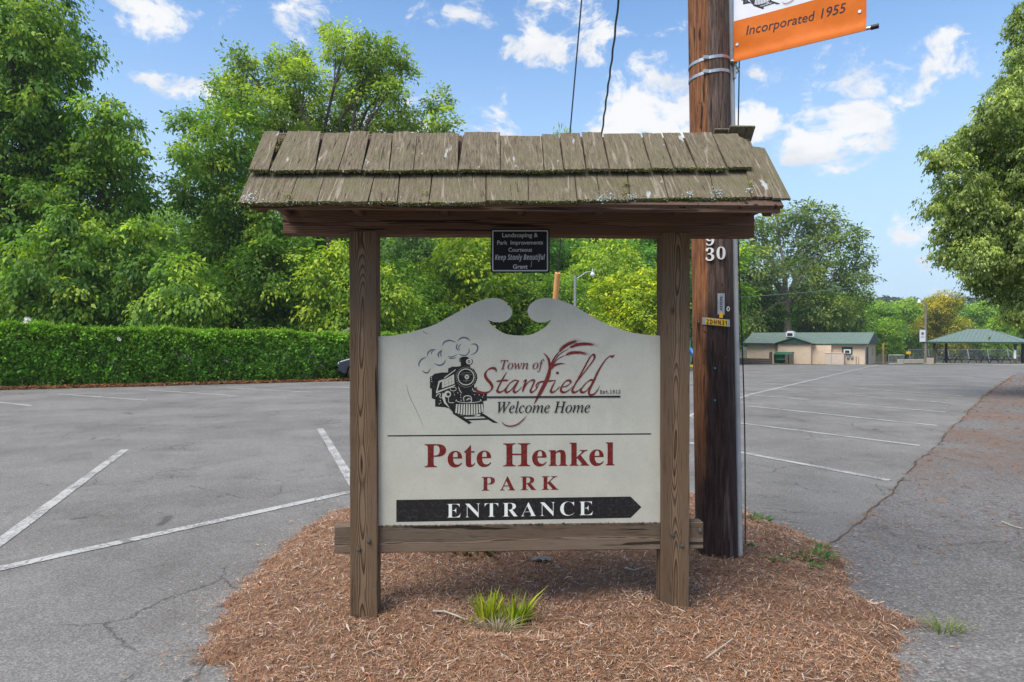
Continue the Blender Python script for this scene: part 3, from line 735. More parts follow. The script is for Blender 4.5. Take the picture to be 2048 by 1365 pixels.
def town_logo(plate, black, red, wine, smoke, dark):
    A = Flat()
    # smoke
    for pts, w in [([(150, 362), (180, 382), (205, 380), (230, 342)], 13), ([(128, 336), (125, 300), (150, 262), (195, 243)], 13), ([(200, 240), (205, 205), (235, 180), (283, 176)], 12), ([(234, 222), (240, 195), (262, 183)], 9),
                   ([(260, 298), (300, 316), (340, 305), (363, 265)], 14), ([(300, 250), (297, 215), (325, 180)], 14), ([(326, 245), (318, 215), (330, 175)], 10), ([(332, 148), (350, 110), (400, 95), (458, 115)], 13),
                   ([(378, 236), (420, 242), (470, 216)], 9), ([(382, 250), (420, 256), (460, 246)], 8), ([(478, 190), (458, 160), (468, 118)], 12), ([(490, 190), (478, 155), (500, 122)], 8), ([(462, 103), (505, 72), (550, 74), (583, 102)], 14),
                   ([(583, 130), (625, 128), (648, 155), (632, 200), (580, 228)], 14), ([(563, 158), (572, 190), (545, 225), (500, 225), (476, 213)], 10)]:
        A.stroke(smoke, pts, [w * .35, w, w, w * .35], 0)
    # engine silhouette
    A.poly(black, [(484, 255), (510, 240), (545, 238), (570, 250), (575, 265), (598, 262), (606, 282), (596, 308), (580, 312), (582, 335), (615, 352), (640, 395), (645, 430), (632, 470), (615, 492), (620, 520), (640, 510), (640, 560), (730, 566),
                   (730, 630), (700, 636), (690, 655), (452, 655), (430, 740), (395, 700), (355, 690), (268, 684), (268, 620), (238, 610), (238, 525), (222, 520), (222, 418), (238, 414), (262, 392), (330, 380), (384, 380), (384, 345), (420, 328), (465, 328), (498, 322), (496, 290), (484, 285)], 0)
    A.poly(black, [(395, 690), (452, 650), (700, 650), (700, 735), (655, 748), (560, 765), (480, 755), (440, 738)], .2)
    # track
    A.stroke(black, [(430, 735), (580, 832)], 26, .1, ends=(1, 1)); A.poly(black, [(440, 738), (480, 750), (600, 832), (560, 832)], .3); A.poly(black, [(655, 745), (690, 742), (832, 832), (785, 828)], .3)
    A.poly(black, [(545, 808), (760, 800), (745, 786), (528, 794)], .3); A.poly(black, [(500, 776), (715, 772), (700, 758), (480, 762)], .3)
    A.poly(plate, [(612, 768), (660, 756), (672, 766), (632, 772)], 1)
    # light details over the black
    A.ring(plate, (543, 420), 71, 8, 1); A.ring(black, (543, 420), 62, 6, 1.2)
    for k in range(30):
        a = 2 * PI * k / 30; A.disc(plate, (543 + 87 * math.cos(a), 422 + 90 * math.sin(a)), 3.2, 1, 6)
    A.disc(plate, (570, 283), 27, 1, 18, 25); A.disc(black, (570, 284), 13, 1.4, 14); A.disc(plate, (571, 285), 6, 1.8, 10)
    A.disc(plate, (551, 420), 20, 1, 16); A.disc(black, (551, 420), 8, 1.4, 10)
    A.stroke(plate, [(495, 400), (600, 400)], 5, 1); A.stroke(plate, [(500, 386), (590, 380)], 5, 1); A.stroke(plate, [(515, 455), (580, 453)], 5, 1); A.stroke(plate, [(549, 440), (543, 470)], 5, 1)
    A.stroke(plate, [(494, 262), (494, 318)], 6, 1)
    # boiler side, handrail, piston
    A.poly(plate, [(452, 350), (448, 362), (345, 438), (350, 424)], 1); A.poly(plate, [(350, 440), (300, 455), (276, 556), (283, 562), (310, 470), (352, 450)], 1); A.poly(plate, [(276, 552), (445, 490), (446, 500), (278, 566)], 1)
    A.poly(plate, [(330, 455), (436, 395), (440, 480), (330, 520)], 1)
    for pts in ([(345, 470), (420, 425)], [(350, 450), (355, 510)], [(385, 440), (390, 500)], [(345, 495), (430, 455)], [(410, 415), (415, 490)]): A.stroke(black, pts, 8, 1.4)
    A.stroke(plate, [(402, 515), (410, 540), (450, 540), (450, 515), (402, 515)], 5, 1); A.stroke(plate, [(434, 545), (434, 570)], 6, 1)
    A.disc(plate, (380, 573), 30, 1, 18); A.disc(black, (385, 575), 15, 1.4, 12); A.poly(plate, [(335, 560), (352, 572), (362, 640), (400, 700), (350, 655), (328, 600)], 1)
    A.stroke(plate, [(275, 598), (290, 575), (315, 570), (310, 600), (330, 608)], 7, 1)
    A.stroke(plate, [(390, 590), (388, 640), (410, 650), (440, 648)], 5, 1)
    A.stroke(plate, [(475, 505), (490, 545), (505, 562)], 6, 1); A.stroke(plate, [(600, 518), (610, 545), (640, 552)], 6, 1); A.stroke(plate, [(488, 562), (505, 564)], 6, 1)
    A.stroke(plate, [(528, 645), (522, 605), (545, 588), (585, 595), (592, 635), (575, 645)], 7, 1); A.stroke(plate, [(545, 628), (570, 612), (585, 622)], 8, 1); A.stroke(plate, [(562, 605), (560, 645)], 6, 1)
    for (x, y) in ((495, 580), (497, 602), (500, 628), (440, 580), (620, 578), (660, 580), (700, 582), (315, 630), (318, 650), (305, 660), (235, 425), (236, 440), (238, 460), (470, 562), (690, 600)): A.disc(plate, (x, y), 4.5, 1, 7)
    for k in range(11):                               # cow-catcher bars
        t = k / 10; x0 = 462 + t * 222; x1 = 455 + t * 235
        y1 = 738 + 26 * (1 - (2 * t - .9) ** 2) * .9
        A.poly(plate, [(x0 - 6.5, 662), (x0 + 6.5, 662), (x1 + 8, y1 - 4), (x1 - 8, y1)], 1)
    A.stroke(plate, [(448, 640), (458, 625), (470, 640), (560, 650), (660, 640), (672, 622), (684, 640)], 5, 1)
    # Stanfield
    pen = R(-42)
    def s(pts, w=26, lvl=.5, **k): A.stroke(red, pts, w, lvl, pen=pen, n=9, **k)
    s([(812, 378), (806, 350), (775, 341), (738, 356), (714, 392), (724, 432), (760, 474), (776, 512), (754, 548), (705, 562), (655, 552), (634, 534), (638, 508)], 27)
    s([(906, 374), (868, 440), (830, 515), (822, 545), (846, 556), (880, 538), (902, 512)], 24); s([(812, 460), (866, 452), (920, 450)], 22)
    s([(1008, 452), (975, 450), (930, 480), (896, 535), (908, 556), (945, 535), (985, 485), (1010, 452), (985, 500), (968, 540), (984, 556), (1016, 535), (1040, 505)], 24)
    s([(1050, 462), (1076, 450), (1060, 500), (1046, 556)], 24); s([(1048, 545), (1085, 480), (1125, 450), (1150, 455), (1135, 500), (1118, 540), (1130, 556), (1165, 530), (1195, 480)], 23)
    A.stroke(red, [(1286, 250), (1290, 330), (1278, 400), (1250, 470), (1212, 545), (1150, 660)], [10, 22, 34, 34, 32, 22], .7)
    A.stroke(red, [(1230, 204), (1262, 236), (1282, 280), (1290, 350)], [4, 14, 20, 26], .6)
    A.stroke(red, [(1166, 522), (1170, 490), (1200, 466), (1260, 458), (1345, 450)], [5, 12, 14, 15, 12], .5)
    s([(1340, 452), (1310, 510), (1298, 545), (1316, 556), (1350, 535), (1382, 500)], 24); A.disc(red, (1357, 384), 13, .5)
    s([(1392, 512), (1440, 500), (1474, 470), (1462, 450), (1425, 462), (1392, 512), (1390, 545), (1420, 557), (1462, 535), (1498, 500)], 23)
    s([(1490, 522), (1548, 440), (1630, 335), (1684, 258), (1680, 222), (1650, 240), (1600, 330), (1545, 430), (1500, 512), (1490, 545), (1510, 557), (1545, 540), (1572, 515)], 25)
    s([(1690, 452), (1650, 448), (1606, 480), (1566, 535), (1580, 557), (1618, 540), (1664, 482), (1690, 440)], 24)
    A.stroke(red, [(1866, 222), (1845, 238), (1822, 236), (1780, 275), (1725, 360), (1680, 455), (1640, 540), (1645, 578), (1685, 570), (1718, 530), (1738, 490)], [18, 24, 8, 10, 16, 20, 20, 18, 12, 8, 4], .6)
    # wheat
    for pts, w in [([(1290, 330), (1330, 250), (1375, 195)], 15), ([(1300, 325), (1370, 225), (1460, 165)], 9), ([(1304, 330), (1360, 262), (1430, 224)], 8)]: A.stroke(red, pts, [w, w * .8, w * .6], .4)
    A.stroke(red, [(1290, 360), (1330, 318), (1380, 302), (1434, 304)], [16, 20, 14, 2], .4)
    def head(pts, w):
        c = catmull(pts, 6); A.stroke(red, pts, [w * .5, w, w, w * .4], .45)
        for i in range(1, len(c) - 1):
            d = c[i + 1] - c[i - 1]; d /= np.hypot(*d); nrm = np.array((-d[1], d[0]))
            for sg in (-1, 1): A.stroke(red, [c[i] + nrm * sg * w * .2, c[i] + nrm * sg * w * .75 + d * w * .9], [w * .5, w * .1], .46)
        d = c[-1] - c[-2]; d /= np.hypot(*d)
        for k in (-.5, -.15, .2, .5): A.stroke(red, [c[-1], c[-1] + d * 52 + np.array((-d[1], d[0])) * 52 * k], [4, 2], .46)
    head([(1370, 200), (1410, 155), (1470, 118), (1530, 100)], 26); head([(1462, 160), (1530, 134), (1610, 125), (1680, 132)], 24); head([(1428, 226), (1480, 205), (1550, 202), (1615, 212)], 22)
    A.stroke(red, [(858, 814), (885, 844), (935, 858), (1000, 842), (1050, 802), (1088, 755)], [3, 9, 11, 11, 9, 3], .5)
    # words and rule
    def tx(t, a, b, cap, mat): vs, fs = text_px(t, a, b, cap); A.tri(mat, vs, fs, .8)
    A.poly(dark, [(730, 593), (1918, 587), (1918, 602), (730, 608)], .1)
    tx(T_TOWN, (850, 352), (1240, 348), 82, wine); tx(T_WEL, (822, 740), (1648, 736), 98, dark); tx(T_EST, (1735, 568), (1917, 567), 30, dark)
    return A
LOGO = town_logo(V_PALE, V_BLACK, V_WINE, V_WINE, V_SMOKE, V_BLACK)
LOGO.build('logo', lambda u, v, l: sl(810 + u / 4.452, 660 + v / 4.452, BY - l), board)
fb = lambda u, v, l: sl(u, v, BY - l)
A = Flat()
A.poly(V_BLACK, [(775, 871), (1302, 867), (1302, 869.6), (775, 873.6)])
A.poly(V_BLACK, [Z1(138, 1156), Z1(1368, 1138), Z1(1425, 1194), Z1(1368, 1250), Z1(138, 1272)])
A.build('print', fb, board)
def words(name, t, a, b, cap, mat, f, parent, lvl=1):
    vs, fs = text_px(t, a, b, cap); return Flat().tri(mat, vs, fs, lvl).build(name, f, parent)
words('lettering', T_NAME, Z1(286, 984), Z1(1284, 974), 46, V_RED, fb, board)
words('lettering', T_PARK, Z1(586, 1107), Z1(990, 1102), 27.2, V_RED, fb, board)
words('lettering', T_ENT, Z1(402, 1250), Z1(1170, 1236), 27.5, V_WHITE, fb, board)
A = Flat()       # scratches and chips
A.stroke(V_BLACK, [(813, 767), (818, 790), (835, 826), (849, 859)], [.3, .7, .5, .3]).stroke(V_BLACK, [(845, 662), (850, 666), (856, 669)], .8).stroke(V_BLACK, [(913, 854), (918, 857)], 1.0).disc(V_BLACK, (1016.5, 609.5), 1.6)
A.build('scratch', fb, board)[0]['kind'] = 'stuff'
# moss and grime where the panel meets the rail
n = 260; xs = rng.uniform(xl_, xr_, n); strips('grime', xs, np.full(n, BY - .004), rt + rng.uniform(-.001, .004, n), rng.uniform(.004, .02, n), rng.uniform(.002, .006, n), np.array([(.10, .09, .06)]) * rng.uniform(.5, 1.5, (n, 1)), tilt=.1, parent=sign)

# black plaque on the beam
Z8 = lambda x, y: (960 + x / 12.406, 450 + y / 12.409)
PYL = .0085
def rrect(x0, y0, x1, y1, r, n=5):
    out = []
    for cx, cy, a0 in ((x1 - r, y0 + r, -90), (x1 - r, y1 - r, 0), (x0 + r, y1 - r, 90), (x0 + r, y0 + r, 180)):
        for k in range(n + 1): a = R(a0 + 90 * k / n); out.append((cx + r * math.cos(a), cy + r * math.sin(a)))
    return out
m_ = MB(); m_.prism([sl(*Z8(*p), PYL) for p in rrect(268, 98, 1728, 1192, 50)], (0, .0025, 0)); plaque = m_.build('plaque', M_PLAQ, sign)
fp = lambda u, v, l: sl(*Z8(u, v), PYL - l)
A = Flat(); o_, i_ = rrect(300, 135, 1690, 1155, 30), rrect(332, 166, 1660, 1124, 12)
A.items.append((V_SILVER, o_ + i_, [(k, (k + 1) % len(o_), (k + 1) % len(o_) + len(o_), k + len(o_)) for k in range(len(o_))], 0))
A.stroke(V_SILVER, [(1285, 880), (1275, 980), (1262, 1060)], 9); A.build('border', fp, plaque)
for t, a, b, cap in zip(T_P, ((552, 308), (428, 492), (705, 668), (372, 872), (815, 1088)), ((1435, 304), (1562, 487), (1290, 666), (1612, 868), (1180, 1086)), (104, 100, 100, 132, 104)):
    vs, fs = text_px(t, a, b, cap); Flat().tri(V_SILVER, vs, fs, 1).build('lettering', fp, plaque)

# roof: boarded deck, then hand-split shingles, one object each
EY, RY = -.385, .06
ez = sl(1030, 408, EY).z; rz = sl(1000, 272, RY).z
slope = Vector((0, RY - EY, rz - ez)).normalized(); nrm = Vector((0, -slope.z, slope.y))     # outward (towards the viewer and up)
o_e = Vector((0, EY, ez))
def on_roof(px, py, lift=0.0):
    return SI @ plane_hit(px, py, SM @ (o_e + nrm * lift), SM.to_3x3() @ nrm)
xL, xR = on_roof(492, 400).x, on_roof(1562, 398).x
SLEN = math.hypot(RY - EY, rz - ez)
def slab(y0, z0, y1, z1, xa, xb, th, mbx):
    d = Vector((0, y1 - y0, z1 - z0)).normalized(); nn = Vector((0, -d.z, d.y)); nn = nn if nn.z > 0 else -nn
    a, b = Vector((0, y0, z0)), Vector((0, y1, z1)); q = []
    for p in (a, b):
        for x in (xa, xb):
            for t in (0, -th): q.append(p + Vector((x, 0, 0)) + nn * t)
    mbx.add(q, [(0, 2, 6, 4), (1, 5, 7, 3), (0, 1, 3, 2), (4, 6, 7, 5), (0, 4, 5, 1), (2, 3, 7, 6)])
BYE = 2 * RY - EY
roof = MB(); slab(EY + .012, ez + .004, RY, rz - .008, xL, xR, .018, roof); slab(BYE - .012, ez + .004, RY, rz - .008, xL, xR, .018, roof)
roof = roof.build('roof', M_RAFT, sign)
def shingle(q, th, lift_lo, lift_hi, seed):
    """q: four roof points (top-left, top-right, bottom-right, bottom-left); thin at the head, thick and rough at the butt"""
    rr = random.Random(seed); tl, tr, br, bl = q; ns = 5; vs = []
    for j, (a, b, lift, t) in enumerate(((tl, tr, lift_hi, .004), (bl, br, lift_lo, th))):
        for i in range(ns + 1):
            p = a.lerp(b, i / ns); jit = rr.uniform(-.004, .004) if 0 < i < ns else rr.uniform(-.001, .001)
            p = p + slope * jit; vs += [p + nrm * (lift + t), p + nrm * lift]
    fs = []; w = 2 * (ns + 1)
    for i in range(ns):
        k = 2 * i; fs += [(k, k + 2, w + k + 2, w + k), (k + 1, w + k + 1, w + k + 3, k + 3), (k, k + 1, k + 3, k + 2), (w + k, w + k + 2, w + k + 3, w + k + 1)]
    fs += [(0, w, w + 1, 1), (2 * ns, 2 * ns + 1, w + 2 * ns + 1, w + 2 * ns)]
    c = (tl + tr + br + bl) / 4
    B = Matrix((Vector((1, 0, 0)), slope, nrm)).transposed()
    vs = [B.transposed() @ (v - c) for v in vs]
    mbx = MB(); mbx.add(vs, fs); o = mbx.build('shingle', M_SHING, roof); o.matrix_local = Matrix.Translation(c) @ B.to_4x4(); return o
TOP = [(530, 560, 500, 539), (577, 643, 542, 631), (650, 700, 633, 677), (702, 740, 679, 724), (746, 785, 726, 778), (788, 835, 780, 826), (836, 917, 828, 915), (929, 1000, 917, 1000), (1001.5, 1082, 1001.5, 1087),
       (1083.5, 1116, 1089, 1126), (1120, 1159, 1128, 1170), (1163, 1201, 1173, 1216), (1206, 1280, 1219, 1300), (1283, 1321, 1303, 1345), (1324, 1359, 1348, 1390), (1365, 1421, 1394, 1450), (1424, 1474, 1454, 1501)]
BOT = [(500, 596, 478, 577), (598, 649, 579, 634), (650, 749, 636, 735), (750.5, 799, 738, 794), (801, 863, 796, 857), (866, 971, 859, 971), (973, 1055, 973, 1055.5), (1057, 1148, 1057, 1153), (1150, 1192, 1155, 1199),
       (1193.5, 1253, 1201, 1259), (1255, 1322, 1261, 1335), (1324, 1418, 1337, 1429), (1420, 1496, 1431, 1500)]
rr = random.Random(4)
mossy = []
for k, (a, b, c, d) in enumerate(TOP):
    yt = 270 + (1.5 if k > 7 else 0) + rr.uniform(-2.5, 2.5) + (4 if k in (12, 8) else 0); yb = 350 - max(0, (a + b) / 2 - 1000) / 400 * 5 + rr.uniform(-1, 1)
    q = [on_roof(a, yt, .016), on_roof(b, yt + rr.uniform(-1, 1), .016), on_roof(d, yb, .016), on_roof(c, yb + rr.uniform(-1, 1), .016)]
    shingle(q, .013, .0125, .011, 100 + k); mossy.append((q[3], q[2], .0125, .013))
for k, (a, b, c, d) in enumerate(BOT):
    mx = (c + d) / 2; yb = 408.5 if mx < 900 else 408.5 - (mx - 900) / 600 * 10
    yb += rr.uniform(-1.2, 1.2); ext = .6; a2, b2 = a + (a - c) * ext, b + (b - d) * ext
    q = [on_roof(a2, 321, .0), on_roof(b2, 321, .0), on_roof(d, yb, .0), on_roof(c, yb + rr.uniform(-.8, .8), .0)]
    shingle(q, .014, -.002, .0005, 200 + k); mossy.append((q[3], q[2], -.002, .014))
shingle([on_roof(1476, 279, .016), on_roof(1500, 290, .016), on_roof(1543, 399, .0), on_roof(1503, 398.5, .0)], .012, .001, .013, 301)
shingle([on_roof(1501.5, 299, .016), on_roof(1527, 302, .016), on_roof(1580, 402.5, .0), on_roof(1544.5, 401, .0)], .012, .001, .013, 302)
# back slope: same courses, mirrored
bslope = Vector((0, -slope.y, slope.z))
def back_shingle(xa, xb, s0, s1, lift, seed):
    rr = random.Random(seed); nn = Vector((0, nrm.y * -1, nrm.z)); base = Vector((0, BYE, ez))
    B = Matrix((Vector((-1, 0, 0)), bslope, nn)).transposed(); w = xb - xa; h = s1 - s0
    mbx = MB(); mbx.box((0, 0, 0), (w, h, .012), .002); o = mbx.build('shingle', M_SHING, roof)
    o.matrix_local = Matrix.Translation(base + bslope * ((s0 + s1) / 2) + Vector(((xa + xb) / 2, 0, 0)) + nn * (lift + .006)) @ B.to_4x4()
for s0, s1, lift in ((-.005, SLEN * .62, .0005), (SLEN * .47, SLEN - .012, .0135)):
    x = xL - .02
    while x < xR:
        w = rr.uniform(.09, .22); back_shingle(x, min(x + w - .005, xR + .02), s0, s1, lift, int(x * 1000)); x += w
back_shingle(xR - .10, xR + .035, SLEN * .84, SLEN + .055, .028, 5); back_shingle(xR - .17, xR - .005, SLEN * .80, SLEN + .03, .042, 6)
# joists that rest on the beam and carry the eaves; eave boards behind the butts
for px in (578, 722, 890, 1041, 1194, 1352, 1501):
    c = sl(px, 425, .012); m_ = MB(); y0 = EY + .105; m_.box((0, (y0 + BYE - .105) / 2, 0), (.040, BYE - .105 - y0, .062), .003)
    m_.build('joist', M_RAFT, sign, loc=(c.x, 0, sl(px, 424.5, .012).z + .012))
for yy in (EY + .035, BYE - .035):
    m_ = MB(); m_.box((0, 0, 0), (xR - xL - .02, .02, .045), .002); m_.build('fascia', M_BEAM, sign, loc=((xL + xR) / 2, yy, ez - .004))
for sgn, x in ((-1, xL + .045), (1, xR - .045)):
    for y0, y1 in ((EY + .05, RY), (BYE - .05, RY)):
        m_ = MB(); slab(y0, ez + .01, y1, rz - .03, -.02, .02, .06, m_); m_.build('rafter', M_RAFT, sign, loc=(x, 0, 0))
# moss and lichen along the butts and in the joints
mp, mc, ms = [], [], []
for bl, br, lift, th in mossy:
    wlen = (br - bl).length
    for k in range(int(wlen * 2300)):
        t = rng.uniform(); p = bl.lerp(br, t); dens = .5 + .5 * math.sin(p.x * 9 + bl.z * 40) + .35
        if rng.uniform() > dens: continue
        p = p + nrm * (lift + rng.uniform(-.004, th + .001)) - slope * rng.uniform(-.003 if rng.uniform() < .75 else -.02, .006)
        mp.append(p); ms.append(rng.uniform(.002, .0065)); c = np.array((.17, .18, .05)) * rng.uniform(.45, 1.5)
        if rng.uniform() < .16: c = np.array((.42, .47, .40)) * rng.uniform(.8, 1.2)
        mc.append(c)
for (px, py, s, num, col) in [(552, 300, 10, 90, (.26, .27, .08)), (560, 284, 8, 70, (.26, .27, .08)), (545, 330, 5, 50, (.24, .25, .09)), (577, 397, 9, 70, (.30, .31, .13)), (693, 283, 7, 50, (.28, .29, .12)), (500, 400, 13, 90, (.62, .64, .58)), (852, 390, 6, 40, (.30, .31, .13)),
                              (1218, 398, 11, 90, (.52, .58, .54)), (1200, 402, 8, 50, (.52, .58, .54)), (1262, 399, 8, 50, (.50, .55, .50)), (1435, 390, 12, 90, (.50, .57, .54)), (1380, 393, 6, 40, (.45, .52, .48)), (1498, 385, 6, 40, (.62, .64, .6)), (1500, 370, 6, 40, (.36, .38, .10)), (1490, 330, 6, 40, (.2, .22, .07)), (1252, 372, 6, 60, (.22, .22, .08)), (1251, 390, 7, 50, (.25, .24, .09)), (622, 337, 6, 40, (.6, .62, .62))]:
    for k in range(num):
        p = on_roof(px + rng.normal(0, s * .6), py + rng.normal(0, s * .45), .016 if py < 349 else .008) + nrm * rng.uniform(.008, .016)
        mp.append(p); ms.append(rng.uniform(.002, .006)); mc.append(np.array(col) * rng.uniform(.75, 1.25))
n = len(mp); mp = np.array([tuple(p) for p in mp]); ms = np.array(ms)
dirs = rng.normal(size=(n, 4, 3)); dirs /= np.linalg.norm(dirs, axis=2, keepdims=True)
v = (mp[:, None, :] + dirs * ms[:, None, None]).reshape(-1, 3); i = np.arange(n)[:, None] * 4
mesh_obj('moss', v, np.concatenate([i + np.array([[0, 1, 2]]), i + np.array([[0, 2, 3]]), i + np.array([[0, 3, 1]]), i + np.array([[1, 3, 2]])]), M_CHIP, roof, tint=np.repeat(np.array(mc), 4, 0), kind='stuff')

# ------------------------------------------------------------------ utility pole
PB = P(1434, 1120, 4.40); PX, PY_ = PB.x, 4.40
tlean = (P(1416, 0, 4.40).x - PX) / (P(1416, 0, 4.40).z - .12)
pole = thing('utility_pole', 'dark wooden utility pole behind the right sign post, with house number and tags', 'utility pole', (PX, PY_, .1))
def pole_pt(px, py, lift=0.0):               # point on the front of the shaft in the photo direction, pole-local
    d = ray(px, py); c = Vector((0, 0, EYE)); Y = PY_ - .1
    for _ in range(6):
        q = c + d * (Y / d.y); z = q.z - .1; cx = PX + tlean * z; r = (.131 - .0014 * z) + lift; dx = max(-r * .97, min(r * .97, q.x - cx)); Y = PY_ - math.sqrt(r * r - dx * dx)
    q = c + d * (Y / d.y); return q - Vector((PX, PY_, .1))
m_ = MB(); npt = 26; n = 28; vs, fs = [], []
for k in range(npt + 1):
    z = -.4 + 13.0 * k / npt
    for j in range(n):
        a = 2 * PI * j / n; r = (.131 - .0014 * max(0, z)) * (1 + .012 * math.sin(5 * a + 1) + .008 * math.sin(9 * a + z)); vs.append((tlean * z + r * math.cos(a), r * math.sin(a), z))
for k in range(npt):
    for j in range(n): fs.append((k * n + j, k * n + (j + 1) % n, (k + 1) * n + (j + 1) % n, (k + 1) * n + j))
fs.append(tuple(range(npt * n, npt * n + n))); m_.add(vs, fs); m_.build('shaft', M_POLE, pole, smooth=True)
M_PVC = plain('grey_conduit_plastic', (.46, .46, .47), .6, .2, 5)
M_CABLE = plain('black_cable_rubber', (.012, .012, .013), .5, .2, 8)
m_ = MB(); cxo = .131 + .004
zs = [-.2, 1, 2, 4, 7, 10]
m_.tube([(tlean * z + cxo + .010 - .0014 * max(z, 0), -.012, z) for z in zs], .018, 12)
for z in (.62, 2.3, 4.4): m_.tube([(tlean * z + cxo + .010, -.012, z - .02), (tlean * z + cxo + .010, -.012, z + .02)], .022, 12)
m_.build('conduit', M_PVC, pole, smooth=True)
m_ = MB(); m_.tube([(tlean * z + cxo + .034 + .012 * math.sin(z * 2.3), -.04 + .010 * math.sin(z * 3.1), z) for z in np.linspace(.12, 6.5, 60)], .0042, 6); m_.build('cable', M_CABLE, pole, smooth=True)
M_YEL = plain('yellow_tag_plastic', (.78, .48, .02), .45, .15, 12); M_NUM = plain('white_number_metal', (.68, .68, .66), .4, .15, 20)
M_ALU = plain('aluminium_tag', (.40, .41, .44), .45, .25, 40, metal=.6)
def curved_plate(name, pxs, mat, lift, parent, cols=8, th=.004):
    """a plate wrapped to the shaft: px outline corners tl, tr, br, bl"""
    tl, tr, br, bl = pxs; vs, fs = [], []
    for s in (lift, lift + th):
        for i in range(cols + 1):
            t = i / cols
            for a, b in ((tl, tr), (bl, br)): vs.append(pole_pt(a[0] + (b[0] - a[0]) * t, a[1] + (b[1] - a[1]) * t, s))
    w = 2 * (cols + 1)
    for i in range(cols):
        k = 2 * i; fs += [(w + k, w + k + 1, w + k + 3, w + k + 2), (k, k + 2, k + 3, k + 1), (k, w + k, w + k + 2, k + 2), (k + 1, k + 3, w + k + 3, w + k + 1)]
    fs += [(0, 1, w + 1, w), (2 * cols, w + 2 * cols, w + 2 * cols + 1, 2 * cols + 1)]
    mbx = MB(); mbx.add(vs, fs); return mbx.build(name, mat, parent)
Z6 = lambda x, y: (1360 + x / 4.2625, 440 + y / 4.2656)
tg = curved_plate('name_tag', [Z6(188, 830), Z6(425, 852), Z6(425, 914), Z6(188, 892)], M_ALU, .003, pole)
curved_plate('tag_face', [Z6(220, 838), Z6(408, 856), Z6(408, 908), Z6(220, 890)], M_YEL, .0075, tg)
fpole = lambda u, v, l: pole_pt(u, v, .0125 + l)
words('lettering', T_TAG, Z6(226, 886), Z6(400, 900), 9.0, V_BLACK, fpole, tg, 0)
t2 = curved_plate('metal_tag', [Z6(320, 628), Z6(382, 628), Z6(380, 812), Z6(320, 808)], M_ALU, .003, pole)
curved_plate('small_yellow_tag', [Z6(336, 790), Z6(368, 790), Z6(366, 838), Z6(334, 836)], M_YEL, .0085, t2)
vs, fs, _ = T_GREY
A = Flat(); A.tri(V_BLACK, [Z6(342 + 20 * (y_), 655 + 120 * x_) for x_, y_ in vs], fs); A.build('lettering', lambda u, v, l: pole_pt(u, v, .008 + l), t2)
A = Flat(); A.ring(V_WHITE, Z6(411, 760), 2.4, 1.8, ry=4.0); A.build('number_disc', lambda u, v, l: pole_pt(u, v, .004 + l), pole)
for t, (x0, x1, yb, cap) in ((T_9, (218, 292, 218, 96)), (T_3, (217, 292, 347, 110)), (T_0, (312, 388, 336, 108))):
    v2, f2, _ = t; a_, b_ = Z6(x0, yb), Z6(x1, yb)
    front = [pole_pt(a_[0] + (b_[0] - a_[0]) * x_, a_[1] - cap / 4.2656 * y_, .016) for x_, y_ in v2]; back = [pole_pt(a_[0] + (b_[0] - a_[0]) * x_, a_[1] - cap / 4.2656 * y_, .001) for x_, y_ in v2]
    ec = {}
    for q in f2:
        for i in range(len(q)): e = (q[i], q[(i + 1) % len(q)]); k = tuple(sorted(e)); ec.setdefault(k, []).append(e)
    nn_ = len(front); sides = [(e[0][0], e[0][1], e[0][1] + nn_, e[0][0] + nn_) for e in ec.values() if len(e) == 1]
    mesh_obj('house_number', front + back, [tuple(q) for q in f2] + sides, M_NUM, pole)
M_NAIL = plain('rusty_nail', (.12, .07, .04), .6, .4, 40, metal=.6); M_BLUE = plain('blue_pin', (.04, .20, .42), .5, .1, 9)
for px, py, mt in ((1443, 528, M_NAIL), (1430, 737, M_BLUE), (1430, 801, M_BLUE), (1451, 715, M_NAIL), (1410, 700, M_NAIL)):
    a, b = pole_pt(px, py, -.002), pole_pt(px, py, .008); m_ = MB(); m_.tube([a, b], [.007, .006], 8); m_.build('nail', mt, pole)
def band(name, py_l, py_r, parent, off=Vector((0, 0, 0))):
    zc = pole_pt(1416, (py_l + py_r) / 2).z; m_ = MB(); n = 32; vs, fs = [], []
    for j in range(n):
        a = 2 * PI * j / n; r = .131 - .0014 * zc; tz = zc + .018 * math.cos(a)
        for dr, dz in ((.001, -.0095), (.0035, -.0095), (.0035, .0095), (.001, .0095)): vs.append(off + Vector((tlean * zc + (r + dr) * math.cos(a), (r + dr) * math.sin(a), tz + dz)))
    for j in range(n):
        for k in range(4): fs.append((j * 4 + k, j * 4 + (k + 1) % 4, ((j + 1) % n) * 4 + (k + 1) % 4, ((j + 1) % n) * 4 + k))
    m_.add(vs, fs); c = pole_pt(1412, (py_l + py_r) / 2 + 1, .006) + off; m_.box(c, (.034, .012, .024), .003); m_.build(name, M_GALV, parent)

# banner on its bracket
BA = P(1468, 122, 4.33); BB = P(1733, 58, 4.33)
